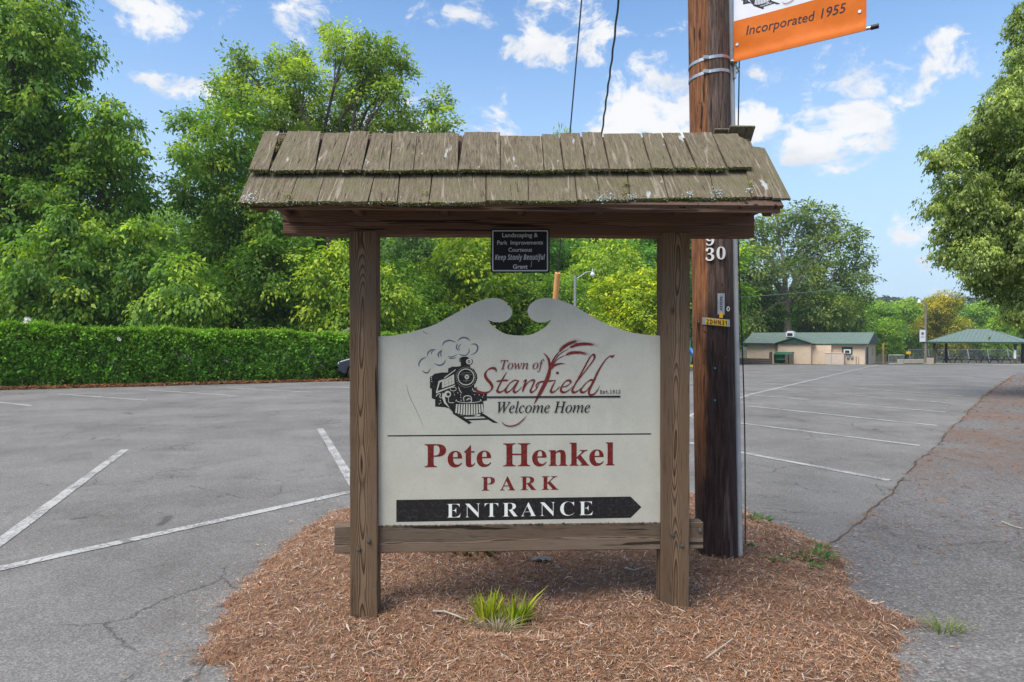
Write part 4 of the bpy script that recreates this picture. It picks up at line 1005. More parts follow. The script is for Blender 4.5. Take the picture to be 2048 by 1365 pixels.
# the arm is level: find the depth that puts its free end at the same height
lo, hi = 2.5, 4.3
for _ in range(40):
    m = (lo + hi) / 2
    if P(1733, 58, m).z > BA.z: hi = m
    else: lo = m
BB = P(1733, 58, lo); bd = (BB - BA); BLEN = bd.length; bd.normalize(); bn = Vector((0, 0, 1)).cross(bd); bn = bn if bn.y < 0 else -bn
ban = thing('street_banner', 'orange and white cloth street banner on a metal arm strapped to the pole', 'banner', BA)
def bw(s, h, out=0.0):                       # banner-local: along the arm, height, out of the cloth
    rip = .010 * math.sin(s * 9 + h * 7) * math.exp(-h * 3) + .006 * math.sin(s * 23 + h * 3) * math.exp(-h * 8)
    rip *= min(1.0, max(0.0, (h - .02) / .12)); rip += .0125 * math.exp(-((h - .0) / .035) ** 2)
    return bd * s + Vector((0, 0, h)) + bn * (rip + out)
def bpx(px, py):
    q = plane_hit(px, py, BA, bn) - BA; return q.dot(bd), q.z
M_ORANGE = plain('orange_banner_vinyl', (.56, .125, .006), .6, .08, 14, bump=.010, bscale=7, spec=.2); M_BWHITE = plain('white_banner_vinyl', (.62, .63, .66), .45, .06, 14, bump=.004, bscale=9)
hO = bpx(1464, 45)[1]; HT = 1.45
def cloth(name, h0, h1, mat, hemmed=False):
    nx, nz = 30, 16; vs, fs = [], []
    for j in range(nz + 1):
        for i in range(nx + 1): vs.append(bw(BLEN * i / nx, h0 + (h1 - h0) * j / nz))
    for j in range(nz + 1):
        for i in range(nx + 1): vs.append(bw(BLEN * i / nx, h0 + (h1 - h0) * j / nz, -.0015))
    w = nx + 1; o2 = w * (nz + 1)
    for j in range(nz):
        for i in range(nx):
            k = j * w + i; fs += [(k, k + 1, k + w + 1, k + w), (o2 + k, o2 + k + w, o2 + k + w + 1, o2 + k + 1)]
    ed = [j * w for j in range(nz + 1)], [j * w + nx for j in range(nz + 1)]
    for e in ed:
        for a, b in zip(e[:-1], e[1:]): fs.append((a, b, b + o2, a + o2))
    m_ = MB(); m_.add(vs, fs); return m_.build(name, mat, ban, smooth=True)
oc = cloth('orange_panel', -.012, hO, M_ORANGE); wc = cloth('white_panel', hO, HT, M_BWHITE)
Z5 = lambda x, y: (1360 + x / 4.876, y / 4.875)
V_NAVY = vinyl('dark_banner_print', (.025, .022, .030), .03); V_BRED = vinyl('red_banner_print', (.22, .03, .04), .03); V_BGREY = vinyl('grey_banner_print', (.12, .12, .15), .03)
def fban(u, v, l): s, h = bpx(u, v); return bw(s, h, l + .0006)
words('lettering', T_INC, Z5(648, 349), Z5(1312, 194), 18.6, V_NAVY, fban, oc, 0); words('lettering', T_YEAR, Z5(1372, 180), Z5(1620, 122), 18.6, V_NAVY, fban, oc, 0)
s0, h0 = bpx(*Z5(800, 85)); KS = .75 / 1890
def flogo(u, v, l): return bw(s0 + (u - 560) * KS, h0 - (v - 830) * KS, l + .0008)
town_logo(M_BWHITE, V_NAVY, V_BRED, V_BRED, V_BGREY, V_NAVY).build('logo', flogo, wc)
for x, y in ((560, 440), (1753, 117)):
    s, h = bpx(*Z5(x, y)); m_ = MB(); c = bw(s, h, .001); m_.tube([c, c + bn * .003], [.011, .009], 14); m_.build('grommet', M_GALV, ban)
m_ = MB(); m_.tube([bd * -.02 + Vector((0, 0, 0)), bd * (BLEN + .03)], .0095, 10); m_.build('arm', M_GALV, ban, smooth=True)
m_ = MB(); m_.tube([bd * (BLEN + .022), bd * (BLEN + .062)], .0135, 10); m_.build('end_cap', M_CABLE, ban, smooth=True)
m_ = MB(); pc = Vector((PX, PY_, 0)) - Vector((BA.x, BA.y, 0)); sidep = Vector((.150 + pc.x + tlean * 3.2, pc.y - .03, 0))
m_.box(sidep + Vector((0, 0, -.005)), (.016, .055, .20), .003); m_.tube([sidep, bd * .01], [.022, .016], 10); m_.tube([sidep + Vector((0, 0, -.075)), sidep + Vector((.03, -.01, -.05)), bd * -.01], .008, 8)
m_.build('bracket', M_GALV, ban)
offp = Vector((PX, PY_, .1)) - BA
band('strap', 118, 110, ban, offp); band('strap', 148, 136, ban, offp)

# guy wires from the top of the pole
M_GUY = plain('steel_cable', (.05, .05, .055), .5, .2, 30, metal=.3); M_GUARD = plain('orange_yellow_guy_guard', (.70, .36, .12), .55, .15, 6)
ptop = Vector((PX + tlean * 11.3, PY_, 11.4))
ga = G(1082, 905)
# choose the far anchor so the stay passes where the photo shows it
def on_stay(px_py, Y): return P(*px_py, Y)
a1 = P(1084, 905, 9.0); a1.z = 0
stay = thing('guy_wire', 'taut steel guy wire with an orange-yellow guard, straight one left of the pole', 'cable', a1)
u = ptop - a1
m_ = MB(); m_.tube([Vector((0, 0, 0)), u], .0075, 6); m_.build('wire', M_GUY, stay)
pt = None; best = 9e9
for k in range(400):
    q = a1 + u * (k / 400 * .5); pxy = CY - F * ((q.z - EYE) * math.cos(PITCH) + q.y * math.sin(PITCH)) / (q.y * math.cos(PITCH) - (q.z - EYE) * math.sin(PITCH))
    if abs(pxy - 547) < best: best = abs(pxy - 547); pt = k / 400 * .5
m_ = MB(); m_.tube([u * .02, u * pt], .034, 10); m_.build('guard', M_GUARD, stay, smooth=True)
a2 = P(1150, 640, 40.0)
lamp_top = P(1151, 560, 42.0)
p0 = P(1237, 0, 14.0); p1 = P(1203, 275, 26.0); lamp_top = P(1187, 415, 58.0)
pts = [Vector((PX + tlean * 9.5, PY_, 9.6))] + [p0, p1, lamp_top]
cv = [Vector(tuple(p)) for p in catmull([tuple(p) for p in pts], 40)]
cv = [p + Vector((.006 * math.sin(i * 1.1) * p.y / 12, 0, .0)) for i, p in enumerate(cv)]
m_ = MB(); m_.tube([p - cv[-1] for p in cv], [.010 + .0009 * p.y for p in cv], 6)
o = m_.build('service_cable', M_GUY, smooth=True); o.location = cv[-1]; tag(o, 'wavy twisted service cable to the right of the straight guy wire', 'cable')

# ------------------------------------------------------------------ plants by the sign
def blades(name, c, n, spread, hmin, hmax, w, cols, parent=None, lean=.5, seed=1, mat=None):
    r = np.random.default_rng(seed); V, Fc, Tn = [], [], []
    for k in range(n):
        a = r.uniform(0, 2 * PI); rr0 = spread * math.sqrt(r.uniform()); b = Vector((c[0] + rr0 * math.cos(a), c[1] + rr0 * math.sin(a) * .7, c[2]))
        h = r.uniform(hmin, hmax); ln = Vector((math.cos(a), math.sin(a), 0)) * h * lean * r.uniform(.3, 1.3) * (.4 + rr0 / spread) + Vector((r.normal(0, .12), r.normal(0, .12), 0)) * h
        s = Vector((-math.sin(a + r.normal(0, .8)), math.cos(a + r.normal(0, .8)), 0)) * w / 2 * r.uniform(.7, 1.2); o = len(V); col = np.array(cols[r.integers(len(cols))]) * r.uniform(.8, 1.2)
        for i, t in enumerate((0, .35, .7, 1.0)):
            p = b + Vector((0, 0, h * t * (1 - .22 * t * lean))) + ln * t * t; ww = (1, 1, .75, .06)[i]; V += [p - s * ww, p + s * ww]; Tn += [col, col]
        for i in range(3): Fc.append((o + 2 * i, o + 2 * i + 1, o + 2 * i + 3, o + 2 * i + 2))
    return mesh_obj(name, np.array([tuple(v) for v in V]), np.array(Fc), mat or M_BLADE, parent, tint=np.array(Tn))
tp = P(1006, 1225, 3.42); tz = float(mulch_h(tp.x, 3.42))
tuft = thing('grass_tuft', 'bright yellow-green grass tuft with dead straw at its foot before the sign', 'grass tuft', (tp.x, 3.42, tz - .005))
blades('blade', (-.075, .03, 0), 80, .052, .09, .20, .010, [(.34, .38, .025), (.46, .45, .04), (.20, .28, .02), (.52, .47, .06)], tuft, .28, 3)
blades('blade', (.06, .03, 0), 105, .072, .06, .18, .010, [(.34, .38, .025), (.44, .44, .04), (.17, .26, .02), (.24, .33, .025)], tuft, .45, 4)
blades('dead_straw', (-.03, -.045, 0), 190, .085, .05, .12, .004, [(.42, .34, .24), (.34, .27, .19), (.48, .42, .33)], tuft, 1.5, 5)
def weed(px, py, n, r, label, cols, h=.05):
    c = G(px, py, .05); z = float(mulch_h(c.x, c.y)); o = blades('weed', (0, 0, 0), n, r, h * .4, h, .016, cols, None, 1.6, int(px)); o.location = (c.x, c.y, max(z, .014)); tag(o, label, 'weed'); return o
GC = [(.07, .16, .035), (.10, .22, .05), (.06, .12, .03)]
weed(1513, 1050, 60, .13, 'low green weed at the foot of the utility pole, by the tarmac', GC)
weed(1615, 1122, 110, .17, 'largest flat green weed on the right slope of the mulch bed', GC)
weed(1628, 1098, 50, .10, 'small green weed on the mulch edge above the largest weed', GC, .035)
weed(1615, 1142, 36, .08, 'small pale green weed just below the largest weed on the mulch', GC, .035)
weed(1552, 1142, 22, .05, 'tiny green weed left of the largest weed on the mulch', GC, .03)
weed(1500, 1118, 16, .03, 'tiny sprout on the mulch right beside the pole foot', GC, .03)
o = blades('grass_clump', (0, 0, 0), 110, .085, .04, .11, .004, [(.20, .26, .06), (.30, .32, .10), (.14, .20, .05)], None, 1.2, 77); o.location = G(1888, 1262, .012); tag(o, 'small pale grass clump growing through the driveway tarmac', 'grass')
o = blades('grass_sprig', (0, 0, 0), 12, .03, .03, .08, .006, [(.26, .33, .03)], None, .6, 78); q = P(936, 1222, 3.38); o.location = (q.x, 3.38, float(mulch_h(q.x, 3.38)) - .005); tag(o, 'tiny yellow-green sprig left of the grass tuft', 'grass')
# a low dark plant and a crumpled bag behind the rail
q = P(960, 1118, 4.55); o = blades('low_plant', (0, 0, 0), 150, .30, .04, .11, .02, [(.05, .07, .03), (.10, .12, .05), (.14, .08, .05)], None, 1.5, 80); o.location = (q.x, 4.55, float(mulch_h(q.x, 4.55)) - .01); tag(o, 'low straggly dark plant behind the bottom rail of the sign', 'plant')
M_FILM = plain('clear_plastic_film', (.20, .19, .17), .6, .4, 30)
vs, fs = [], []; rb_ = random.Random(5)
for j in range(7):
    for i in range(12): vs.append((i * .011 - .06, j * .012 - .03, max(.0, .006 + rb_.uniform(0, .016) * (1 - abs(i - 5.5) / 7))))
for j in range(6):
    for i in range(11): fs.append((j * 12 + i, j * 12 + i + 1, j * 12 + i + 13, j * 12 + i + 12))
q = P(1082, 1110, 4.2); o = mesh_obj('plastic_bag', vs, fs, M_FILM); o.location = (q.x, 4.2, float(mulch_h(q.x, 4.2)) + .004); tag(o, 'crumpled clear plastic scrap on the mulch behind the bottom rail', 'litter')
M_TWIG = plain('bleached_twig', (.42, .37, .30), .85, .3, 30)
def twig(pts, r, label):
    m_ = MB(); w = [P(px, py, yy) for px, py, yy in pts]
    for q in w: q.z = float(mulch_h(q.x, q.y)) + .016 if math.hypot(q.x - MC.x, q.y - MC.y) < 2.6 else g(q.y) + .02
    m_.tube([q - w[0] for q in w], [r * (1 - .5 * i / len(w)) for i in range(len(w))], 6); o = m_.build('twig', M_TWIG, smooth=True); o.location = w[0]; tag(o, label, 'twig')
twig([(866, 1214, 3.42), (890, 1217, 3.42), (912, 1222, 3.40), (930, 1228, 3.38)], .006, 'pale dry twig lying left of the grass tuft')
twig([(1412, 1362, 3.0), (1440, 1340, 3.06), (1465, 1318, 3.12)], .004, 'thin grey twig on the mulch below the right post')
twig([(1250, 1125, 4.1), (1268, 1129, 4.05), (1290, 1128, 4.1)], .006, 'pale twig on the mulch near the right post, behind the rail')
twig([(2005, 1052, 5.6), (2020, 1056, 5.5), (2045, 1060, 5.4)], .008, 'dark stick lying on the driveway')

# ------------------------------------------------------------------ foliage
def leaf_quads(base, axis, nor, L, W, fold=.25):
    """diamond leaves, folded a little along the midrib"""
    b = np.cross(nor, axis); b /= np.linalg.norm(b, axis=1, keepdims=True) + 1e-9
    n2 = np.cross(axis, b); L = L[:, None]; W = W[:, None]
    tip = base + axis * L - n2 * L * .12
    l = base + axis * L * .45 + b * W * .5 + n2 * W * fold; r = base + axis * L * .45 - b * W * .5 + n2 * W * fold
    v = np.stack([base, r, tip, l], 1).reshape(-1, 3); n = len(base); i = np.arange(n)[:, None] * 4
    return v, i + np.array([[0, 1, 2, 3]])
def unit(a): return a / (np.linalg.norm(a, axis=-1, keepdims=True) + 1e-9)
def crown_mesh(r, lobes, sub, lps, leaf, cols, droop=.5, flat=.55, cover=1.0, tip=None, shell=.5):
    """lobes: (x, y, z, radius); every lobe is filled with sprays of leaves that hang from twig ends"""
    C, D, lobe_id = [], [], []
    for li, (x, y, z, rad) in enumerate(lobes):
        k = max(5, int(cover * 4.2 * PI * rad * rad / (sub * sub * 2.2)))
        d = unit(r.normal(size=(k, 3))); q = rad * (shell + (1.05 - shell) * r.uniform(0, 1, k) ** .6) * np.where(r.uniform(0, 1, k) < .13, r.uniform(1.05, 1.32, k), 1.0)
        C.append(np.array([[x, y, z]]) + d * q[:, None] * np.array([[1, 1, .85]])); D.append(d); lobe_id += [li] * k
    C = np.concatenate(C); D = np.concatenate(D); K = len(C)
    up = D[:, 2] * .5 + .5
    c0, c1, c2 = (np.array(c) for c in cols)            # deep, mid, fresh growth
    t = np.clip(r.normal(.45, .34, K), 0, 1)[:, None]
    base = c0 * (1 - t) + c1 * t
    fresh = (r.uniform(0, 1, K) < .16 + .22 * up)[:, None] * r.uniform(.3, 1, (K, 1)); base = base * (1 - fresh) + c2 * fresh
    srad = sub * r.uniform(.6, 1.35, K)
    idx = np.repeat(np.arange(K), lps); n = len(idx)
    off = r.normal(size=(n, 3)) * .55; off[:, 2] *= flat
    pos = C[idx] + off * srad[idx][:, None]; pos[:, 2] -= droop * .5 * (off[:, 0] ** 2 + off[:, 1] ** 2) * srad[idx]
    out = unit(off + D[idx] * .6)
    ax = unit(out * .9 + r.normal(size=(n, 3)) * .45 + np.array([[0, 0, -droop]]))
    no = unit(np.array([[0, 0, 1.0]]) + D[idx] * .55 + r.normal(size=(n, 3)) * .5)
    L = leaf * np.clip(r.lognormal(-.06, .32, n), .45, 1.9); v, f = leaf_quads(pos, ax, no, L, L * .52)
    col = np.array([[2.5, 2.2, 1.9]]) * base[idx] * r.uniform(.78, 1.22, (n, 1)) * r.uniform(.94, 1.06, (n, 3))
    return v, f, np.repeat(np.clip(col, 0, 1), 4, 0), C
def trunk_mesh(r, base, fork, tops, r0, twigs=None, bend=.15):
    m_ = MB(); base, fork = Vector(base), Vector(fork)
    mid = base.lerp(fork, .5) + Vector((r.normal(0, bend * .5), r.normal(0, bend * .5), 0))
    m_.tube([base - Vector((0, 0, .4)), base + Vector((0, 0, .3)), mid, fork], [r0 * 1.5, r0 * 1.08, r0 * .9, r0 * .72], 12)
    for tpt in tops:
        tpt = Vector(tpt); L = (tpt - fork).length; m1 = fork.lerp(tpt, .35) + Vector((r.normal(0, .06), r.normal(0, .06), .10)) * L; m2 = fork.lerp(tpt, .7) + Vector((r.normal(0, .05), r.normal(0, .05), .06)) * L
        k = r0 * min(.6, .25 + .03 * L); m_.tube([fork - Vector((0, 0, .3)), m1, m2, tpt], [k, k * .7, k * .45, k * .18], 7)
        if twigs is not None and len(twigs):
            dd = np.linalg.norm(twigs - np.array(tpt), axis=1)
            for j in np.argsort(dd)[:40:4]:
                e = Vector(twigs[j]); s = m2 if r.uniform() < .5 else tpt; q = s.lerp(e, .5) + Vector((0, 0, .08)) * (e - s).length
                m_.tube([s, q, e], [k * .22, k * .12, k * .05], 5, cap=False)
    return m_
def tree(name, label, base, lobes, fork_h, r0, sub, lps, leaf, cols, seed, mat=None, bark=None, limbs=9, color=None, group=None, **kw):
    r = np.random.default_rng(seed); base = Vector(base)
    t = thing(name, label, 'tree', base, 0, group)
    ll = [(x - base.x, y - base.y, z - base.z, rad) for x, y, z, rad in lobes]
    v, f, c, tw = crown_mesh(r, ll, sub, lps, leaf, cols, **kw)
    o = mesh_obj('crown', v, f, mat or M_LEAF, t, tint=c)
    if color: o.color = color
    sel = sorted(ll, key=lambda q: -q[3])[:limbs]
    trunk_mesh(r, (0, 0, 0), (0, 0, fork_h), [(x, y, z) for x, y, z, _ in sel], r0, tw).build('trunk', bark or M_BARK, t, smooth=True)
    return t
def px_lobes(L, Y, jit=1.0, seed=0):
    r = random.Random(seed); out = []
    for e in L:
        px, py, rp = e[:3]; dy = e[3] if len(e) > 3 else r.uniform(-1, 1) * jit
        p = P(px, py, Y + dy); out.append((p.x, p.y, p.z, rp / F * (Y + dy)))
    return out
def ground_at(x, y): return terrain_z(x, y)
C_DEEP = ((.024, .062, .016), (.052, .125, .022), (.150, .240, .032))
C_MID = ((.036, .085, .018), (.082, .165, .026), (.200, .290, .040))
C_BRIGHT = ((.060, .120, .018), (.135, .220, .030), (.27, .34, .045))
C_COOL = ((.022, .055, .022), (.050, .105, .038), (.10, .17, .055))

# big hickory at the left edge
Y1 = 33.0
L1 = [(40, 60, 85), (110, 60, 60), (-40, 130, 120), (60, 170, 95), (120, 140, 50), (-60, 280, 130), (40, 290, 100), (110, 260, 60), (200, 235, 48), (246, 240, 36), (228, 300, 52), (180, 310, 60), (258, 345, 40), (276, 295, 20), (200, 390, 70), (120, 380, 80), (30, 420, 90),
      (-60, 440, 110), (260, 420, 55), (100, 520, 75, -3.5), (60, 590, 70, -3), (150, 590, 55, -3), (-20, 560, 90, -2), (370, 560, 60, -3), (330, 610, 65, -3), (300, 540, 50, -2), (260, 600, 60, -1), (410, 600, 40, -3.5), (200, 500, 60), (140, 450, 60), (170, 650, 60, -1), (40, 670, 80, -1), (280, 670, 60, -1),
      (20, -60, 110), (-120, 0, 130), (160, 100, 30), (290, 480, 45)]
b1 = P(30, 700, Y1); b1.z = ground_at(b1.x, Y1)
tree('hickory_tree', 'tallest leafy tree at the left edge, with drooping leaf sprays over the hedge', b1, px_lobes(L1, Y1, 2.2, 1), 5.0, .34, .56, 60, .21, C_MID, 11, droop=1.0, flat=.45, limbs=16, cover=.95)
# dark sweetgum between the hickory and the sign roof
Y2 = 38.0
L2 = [(412, 235, 40), (372, 245, 24), (460, 250, 55), (420, 310, 65), (480, 330, 60), (372, 300, 26), (410, 380, 60), (470, 410, 60), (368, 380, 34), (500, 480, 75), (440, 490, 60), (540, 540, 80), (480, 580, 70), (560, 620, 70), (600, 560, 60), (430, 600, 60), (610, 640, 50), (500, 660, 60), (540, 430, 60)]
b2 = P(470, 700, Y2); b2.z = ground_at(b2.x, Y2)
tree('sweetgum_tree', 'dark green dense tree directly left of the sign roof', b2, px_lobes(L2, Y2, 2.0, 2), 5.5, .26, .56, 54, .205, C_DEEP, 12, droop=.5, flat=.6, limbs=12, cover=1.0, color=(1.5, 1.3, 1.1, 1))
# tall tulip poplar rising over the roof
Y3 = 44.0
L3 = [(475, 120, 32), (455, 170, 34), (490, 185, 40), (580, 115, 42), (570, 170, 45), (610, 160, 38), (540, 215, 45), (600, 230, 45), (690, 95, 46), (730, 110, 42), (665, 80, 26), (740, 170, 50), (690, 180, 45), (785, 105, 30), (800, 150, 32), (775, 190, 34), (650, 240, 45), (720, 250, 45), (790, 250, 40), (830, 240, 24),
      (880, 205, 26), (890, 240, 24), (860, 270, 28), (530, 270, 42), (610, 300, 50), (690, 320, 50), (780, 310, 50), (560, 340, 60), (470, 230, 35), (640, 380, 60), (740, 400, 60), (820, 340, 40)]
b3 = P(660, 700, Y3); b3.z = ground_at(b3.x, Y3)
tree('tulip_poplar', 'tall airy tree with upright limbs rising above the sign roof', b3, px_lobes(L3, Y3, 2.2, 3), 9.0, .30, .50, 44, .21, ((.05, .085, .022), (.105, .155, .032), (.20, .25, .05)), 13, droop=.35, flat=.75, limbs=26, cover=.95, shell=.3, color=(1.2, 1.28, 1.15, 1))
# vine-hung tree beside the left post
Y4 = 36.0
L4 = [(640, 560, 45), (670, 520, 40), (650, 610, 40), (720, 560, 50), (700, 640, 45), (780, 600, 50), (770, 650, 45), (640, 650, 40), (790, 560, 35)]
b4 = P(700, 700, Y4); b4.z = ground_at(b4.x, Y4)
tree('vine_hung_tree', 'bright vine-draped tree half hidden by the left sign post', b4, px_lobes(L4, Y4, 1.2, 4), 2.5, .18, .5, 44, .2, C_BRIGHT, 14, droop=.9, limbs=8, color=(.8, .85, .8, 1))

# general woodland trees: three kinds, then copies at their own places
def kind_tree(name, label, seed, cols, H, rad, sub, lps, leaf, **kw):
    r = np.random.default_rng(seed); lob = []
    for k in range(20):
        z = H * (.30 + .66 * (k + .5) / 20); w = rad * math.sin(PI * min(.97, .16 + .84 * (z / H - .25) / .78)) ** .7
        a = r.uniform(0, 2 * PI); q = w * math.sqrt(r.uniform(.12, 1)) * .8; lob.append((q * math.cos(a), q * math.sin(a), z, rad * r.uniform(.30, .46)))
    return tree(name, label, (0, 0, 0), lob, H * .32, H * .018, sub, lps, leaf, cols, seed, limbs=9, **kw)
KB = kind_tree('broadleaf_tree', 'x', 21, C_BRIGHT, 11, 4.2, .62, 30, .27, droop=.8)
KD = kind_tree('shade_tree', 'x', 22, C_DEEP, 12, 4.3, .66, 30, .28, droop=.5)
KC = kind_tree('evergreen_tree', 'x', 23, C_COOL, 13, 3.4, .6, 32, .24, droop=.3, flat=.9)
KM = kind_tree('maple_tree', 'x', 24, C_MID, 12, 4.6, .68, 30, .28, droop=.6)
used = set()
def put(K, px, Y, top_py, label, width=1.0, color=None, group=None, rz=None):
    x = (px - CX) / F * Y; z0 = ground_at(x, Y); H = {KB: 11, KD: 12, KC: 13, KM: 12}[K]; zt_ = P(px, top_py, Y).z
    s = (zt_ - z0) / H; rz = random.uniform(0, 6.28) if rz is None else rz
    if K not in used:
        used.add(K); K.location = (x, Y, z0); K.rotation_euler = (0, 0, rz); K.scale = (s * width, s * width, s); K['label'] = label
        if group: K['group'] = group
        if color:
            for ch in K.children:
                if ch.name.startswith('crown'): ch.color = color
        return K
    return dup(K, (x, Y, z0), rz, (s * width, s * width, s), label, group, color)
put(KB, 930, 50, 462, 'bright yellow-green tree framed in the sign opening left of the black plaque', 1.15, (1.15, 1.1, .9, 1))
put(KC, 838, 62, 455, 'dark bluish evergreen high in the sign opening, beside the left post', 1.1, (1.2, 1.15, 1.1, 1))
put(KB, 800, 46, 530, 'fresh green low tree in the sign opening next to the left post', 1.2, (.85, 1, .9, 1))
put(KM, 1010, 54, 520, 'mid-green tree just behind the scroll of the sign panel', 1.1)
put(KD, 1085, 66, 430, 'dark tall tree in the sign opening right of the black plaque', 1.2, (1.25, 1.3, 1.2, 1))
put(KB, 1205, 60, 482, 'light green tree behind the grey street lamp', 1.0, (1.0, 1.02, .95, 1))
put(KD, 1300, 70, 440, 'dark tree filling the upper right of the sign opening', 1.2, (1.3, 1.35, 1.3, 1))
put(KB, 1275, 44, 545, 'feathery yellow-green tree low in the sign opening by the right post', 1.35, (1.25, 1.1, .7, 1))
put(KM, 1120, 50, 560, 'rounded mid-green tree behind the orange-yellow guy guard', 1.2, (.9, .95, .9, 1))
put(KD, 900, 70, 480, 'deep green tree far back in the sign opening, behind the bright tree', 1.3)
put(KD, 590, 58, 420, 'shaded tree under the left end of the sign roof', 1.3, (1.1, 1.15, 1.1, 1))
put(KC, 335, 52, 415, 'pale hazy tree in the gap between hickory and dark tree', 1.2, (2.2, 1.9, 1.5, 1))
put(KD, 250, 46, 560, 'shady tree low behind the hedge, below the hickory', 1.5)
put(KM, 60, 44, 470, 'mid-green tree behind the hedge at the far left', 1.5, (.9, .95, .9, 1))
put(KB, 440, 48, 560, 'light green tree low in the gap left of the sign', 1.2, (.9, .95, .9, 1))
put(KD, 660, 62, 470, 'dark tree behind the left sign post', 1.3)
put(KM, 1390, 74, 470, 'tree seen in the slot between right sign post and utility pole', 1.2, (1.1, 1.1, 1, 1))
put(KM, 1128, 92, 290, 'tall tree whose tip peeks above the ridge of the sign roof', .3, (1.1, 1.1, 1, 1))
put(KD, 1010, 85, 420, 'dark tall tree behind the black plaque', 1.2, (1.2, 1.2, 1.2, 1))
put(KD, 760, 80, 420, 'dark tall tree behind the left half of the sign', 1.3, (1.2, 1.2, 1.2, 1))
put(KD, 1190, 88, 445, 'dark tall tree behind the street lamp, beyond the light one', 1.3, (1.2, 1.2, 1.2, 1))
put(KD, 430, 70, 420, 'tall dark tree behind the dark dense tree', 1.2, (1.3, 1.3, 1.2, 1))
put(KD, 180, 60, 420, 'dark tree behind the hickory crown', 1.4, (1.1, 1.1, 1, 1))
# behind the concession building
put(KD, 1500, 100, 560, 'dark tree behind the left end of the beige building', 1.3, (1.2, 1.2, 1.1, 1))
put(KM, 1555, 112, 590, 'mid-green tree behind the building roof, below the oak', 1.3, (.9, .9, .9, 1))
put(KD, 1625, 106, 575, 'dark tree behind the middle of the building roof', 1.3, (1.3, 1.3, 1.2, 1))
put(KM, 1690, 110, 585, 'mid-green tree behind the right end of the building roof', 1.2)
put(KM, 1742, 128, 610, 'rounded tree in the gap right of the beige building', 1.2, (1.0, 1.05, 1.1, 1))
put(KB, 1775, 112, 638, 'fresh green sapling beside the porch end of the building', 1.0, (.8, .95, .9, 1))
put(KM, 1810, 140, 606, 'rounded tree left of the parking-lot light pole', 1.2, (1.1, 1.1, 1.1, 1))
put(KB, 1835, 150, 615, 'light green tree directly behind the parking-lot light pole', 1.1, (.85, .95, .9, 1))
put(KM, 1893, 118, 592, 'rounded tree turning orange at its top behind the pavilion', 1.0, (1.75, 1.0, .8, 1))
put(KM, 1960, 140, 612, 'green tree behind the pavilion roof, right of the orange-tinged tree', 1.3, (1.0, 1.05, 1.1, 1))
put(KB, 1995, 118, 640, 'pale green tree over the right slope of the pavilion roof', 1.1, (.8, .95, .95, 1))
put(KM, 2040, 130, 622, 'tree at the right edge beyond the pavilion', 1.3, (1.0, 1.0, 1.1, 1))
put(KD, 1860, 160, 610, 'dark tree between the light pole and the orange-tinged tree', 1.1, (1.5, 1.6, 1.6, 1))
put(KM, 2100, 150, 610, 'broad tree just outside the right of the pavilion', 1.4)

# big oak behind the building
Y5 = 96.0
L5 = [(1505, 470, 42), (1555, 440, 36), (1610, 432, 36), (1650, 450, 38), (1690, 475, 36), (1716, 515, 30), (1733, 555, 18), (1722, 590, 22), (1700, 560, 30), (1640, 510, 50), (1580, 500, 50), (1520, 530, 48), (1490, 580, 42), (1600, 560, 48), (1660, 560, 46), (1522, 600, 34), (1690, 620, 30), (1640, 615, 42), (1500, 645, 36), (1632, 648, 28), (1720, 640, 18), (1475, 520, 36), (1470, 620, 40)]
b5 = P(1573, 690, Y5); b5.z = ground_at(b5.x, Y5)
M_OAKB = plain('grey_oak_bark', (.27, .235, .20), .95, .4, 3, bump=.05)
tree('oak_tree', 'big spreading oak with a thick grey trunk behind the beige building', b5, px_lobes(L5, Y5, 4.5, 5), 8.5, .62, 1.0, 34, .42, ((.03, .062, .02), (.07, .115, .03), (.15, .20, .05)), 15, droop=.5, flat=.6, limbs=18, cover=.85, bark=M_OAKB, shell=.35)
# drooping elm at the right edge, nearer
Y6 = 17.0
L6 = [(2048, 20, 28), (2085, 60, 60), (2040, 110, 26), (2070, 180, 70), (2010, 210, 42), (2040, 270, 70), (1965, 265, 40), (1930, 300, 40), (1895, 315, 36), (1990, 330, 60), (1925, 370, 46), (1890, 400, 34), (2060, 370, 80), (1960, 430, 55), (1905, 460, 40), (1895, 505, 26), (1950, 510, 46), (2010, 470, 65), (2000, 550, 50), (2060, 480, 80), (1960, 560, 28), (2040, 580, 45), (2080, 620, 50), (2035, 625, 26), (2110, 300, 100), (2120, 150, 100), (2130, 480, 110), (2020, 410, 60), (1868, 420, 18), (1860, 300, 14)]
b6 = Vector((18.0, 17.5, 0)); b6.z = ground_at(b6.x, b6.y)
tree('elm_tree', 'leafy tree overhanging the right edge with fine drooping foliage above the driveway', b6, px_lobes(L6, Y6, 1.1, 6), 4.0, .30, .165, 48, .078, ((.062, .090, .034), (.135, .180, .058), (.25, .30, .10)), 16, droop=1.3, flat=.5, limbs=14, cover=.9, shell=.3, color=(.9, .98, .95, 1))

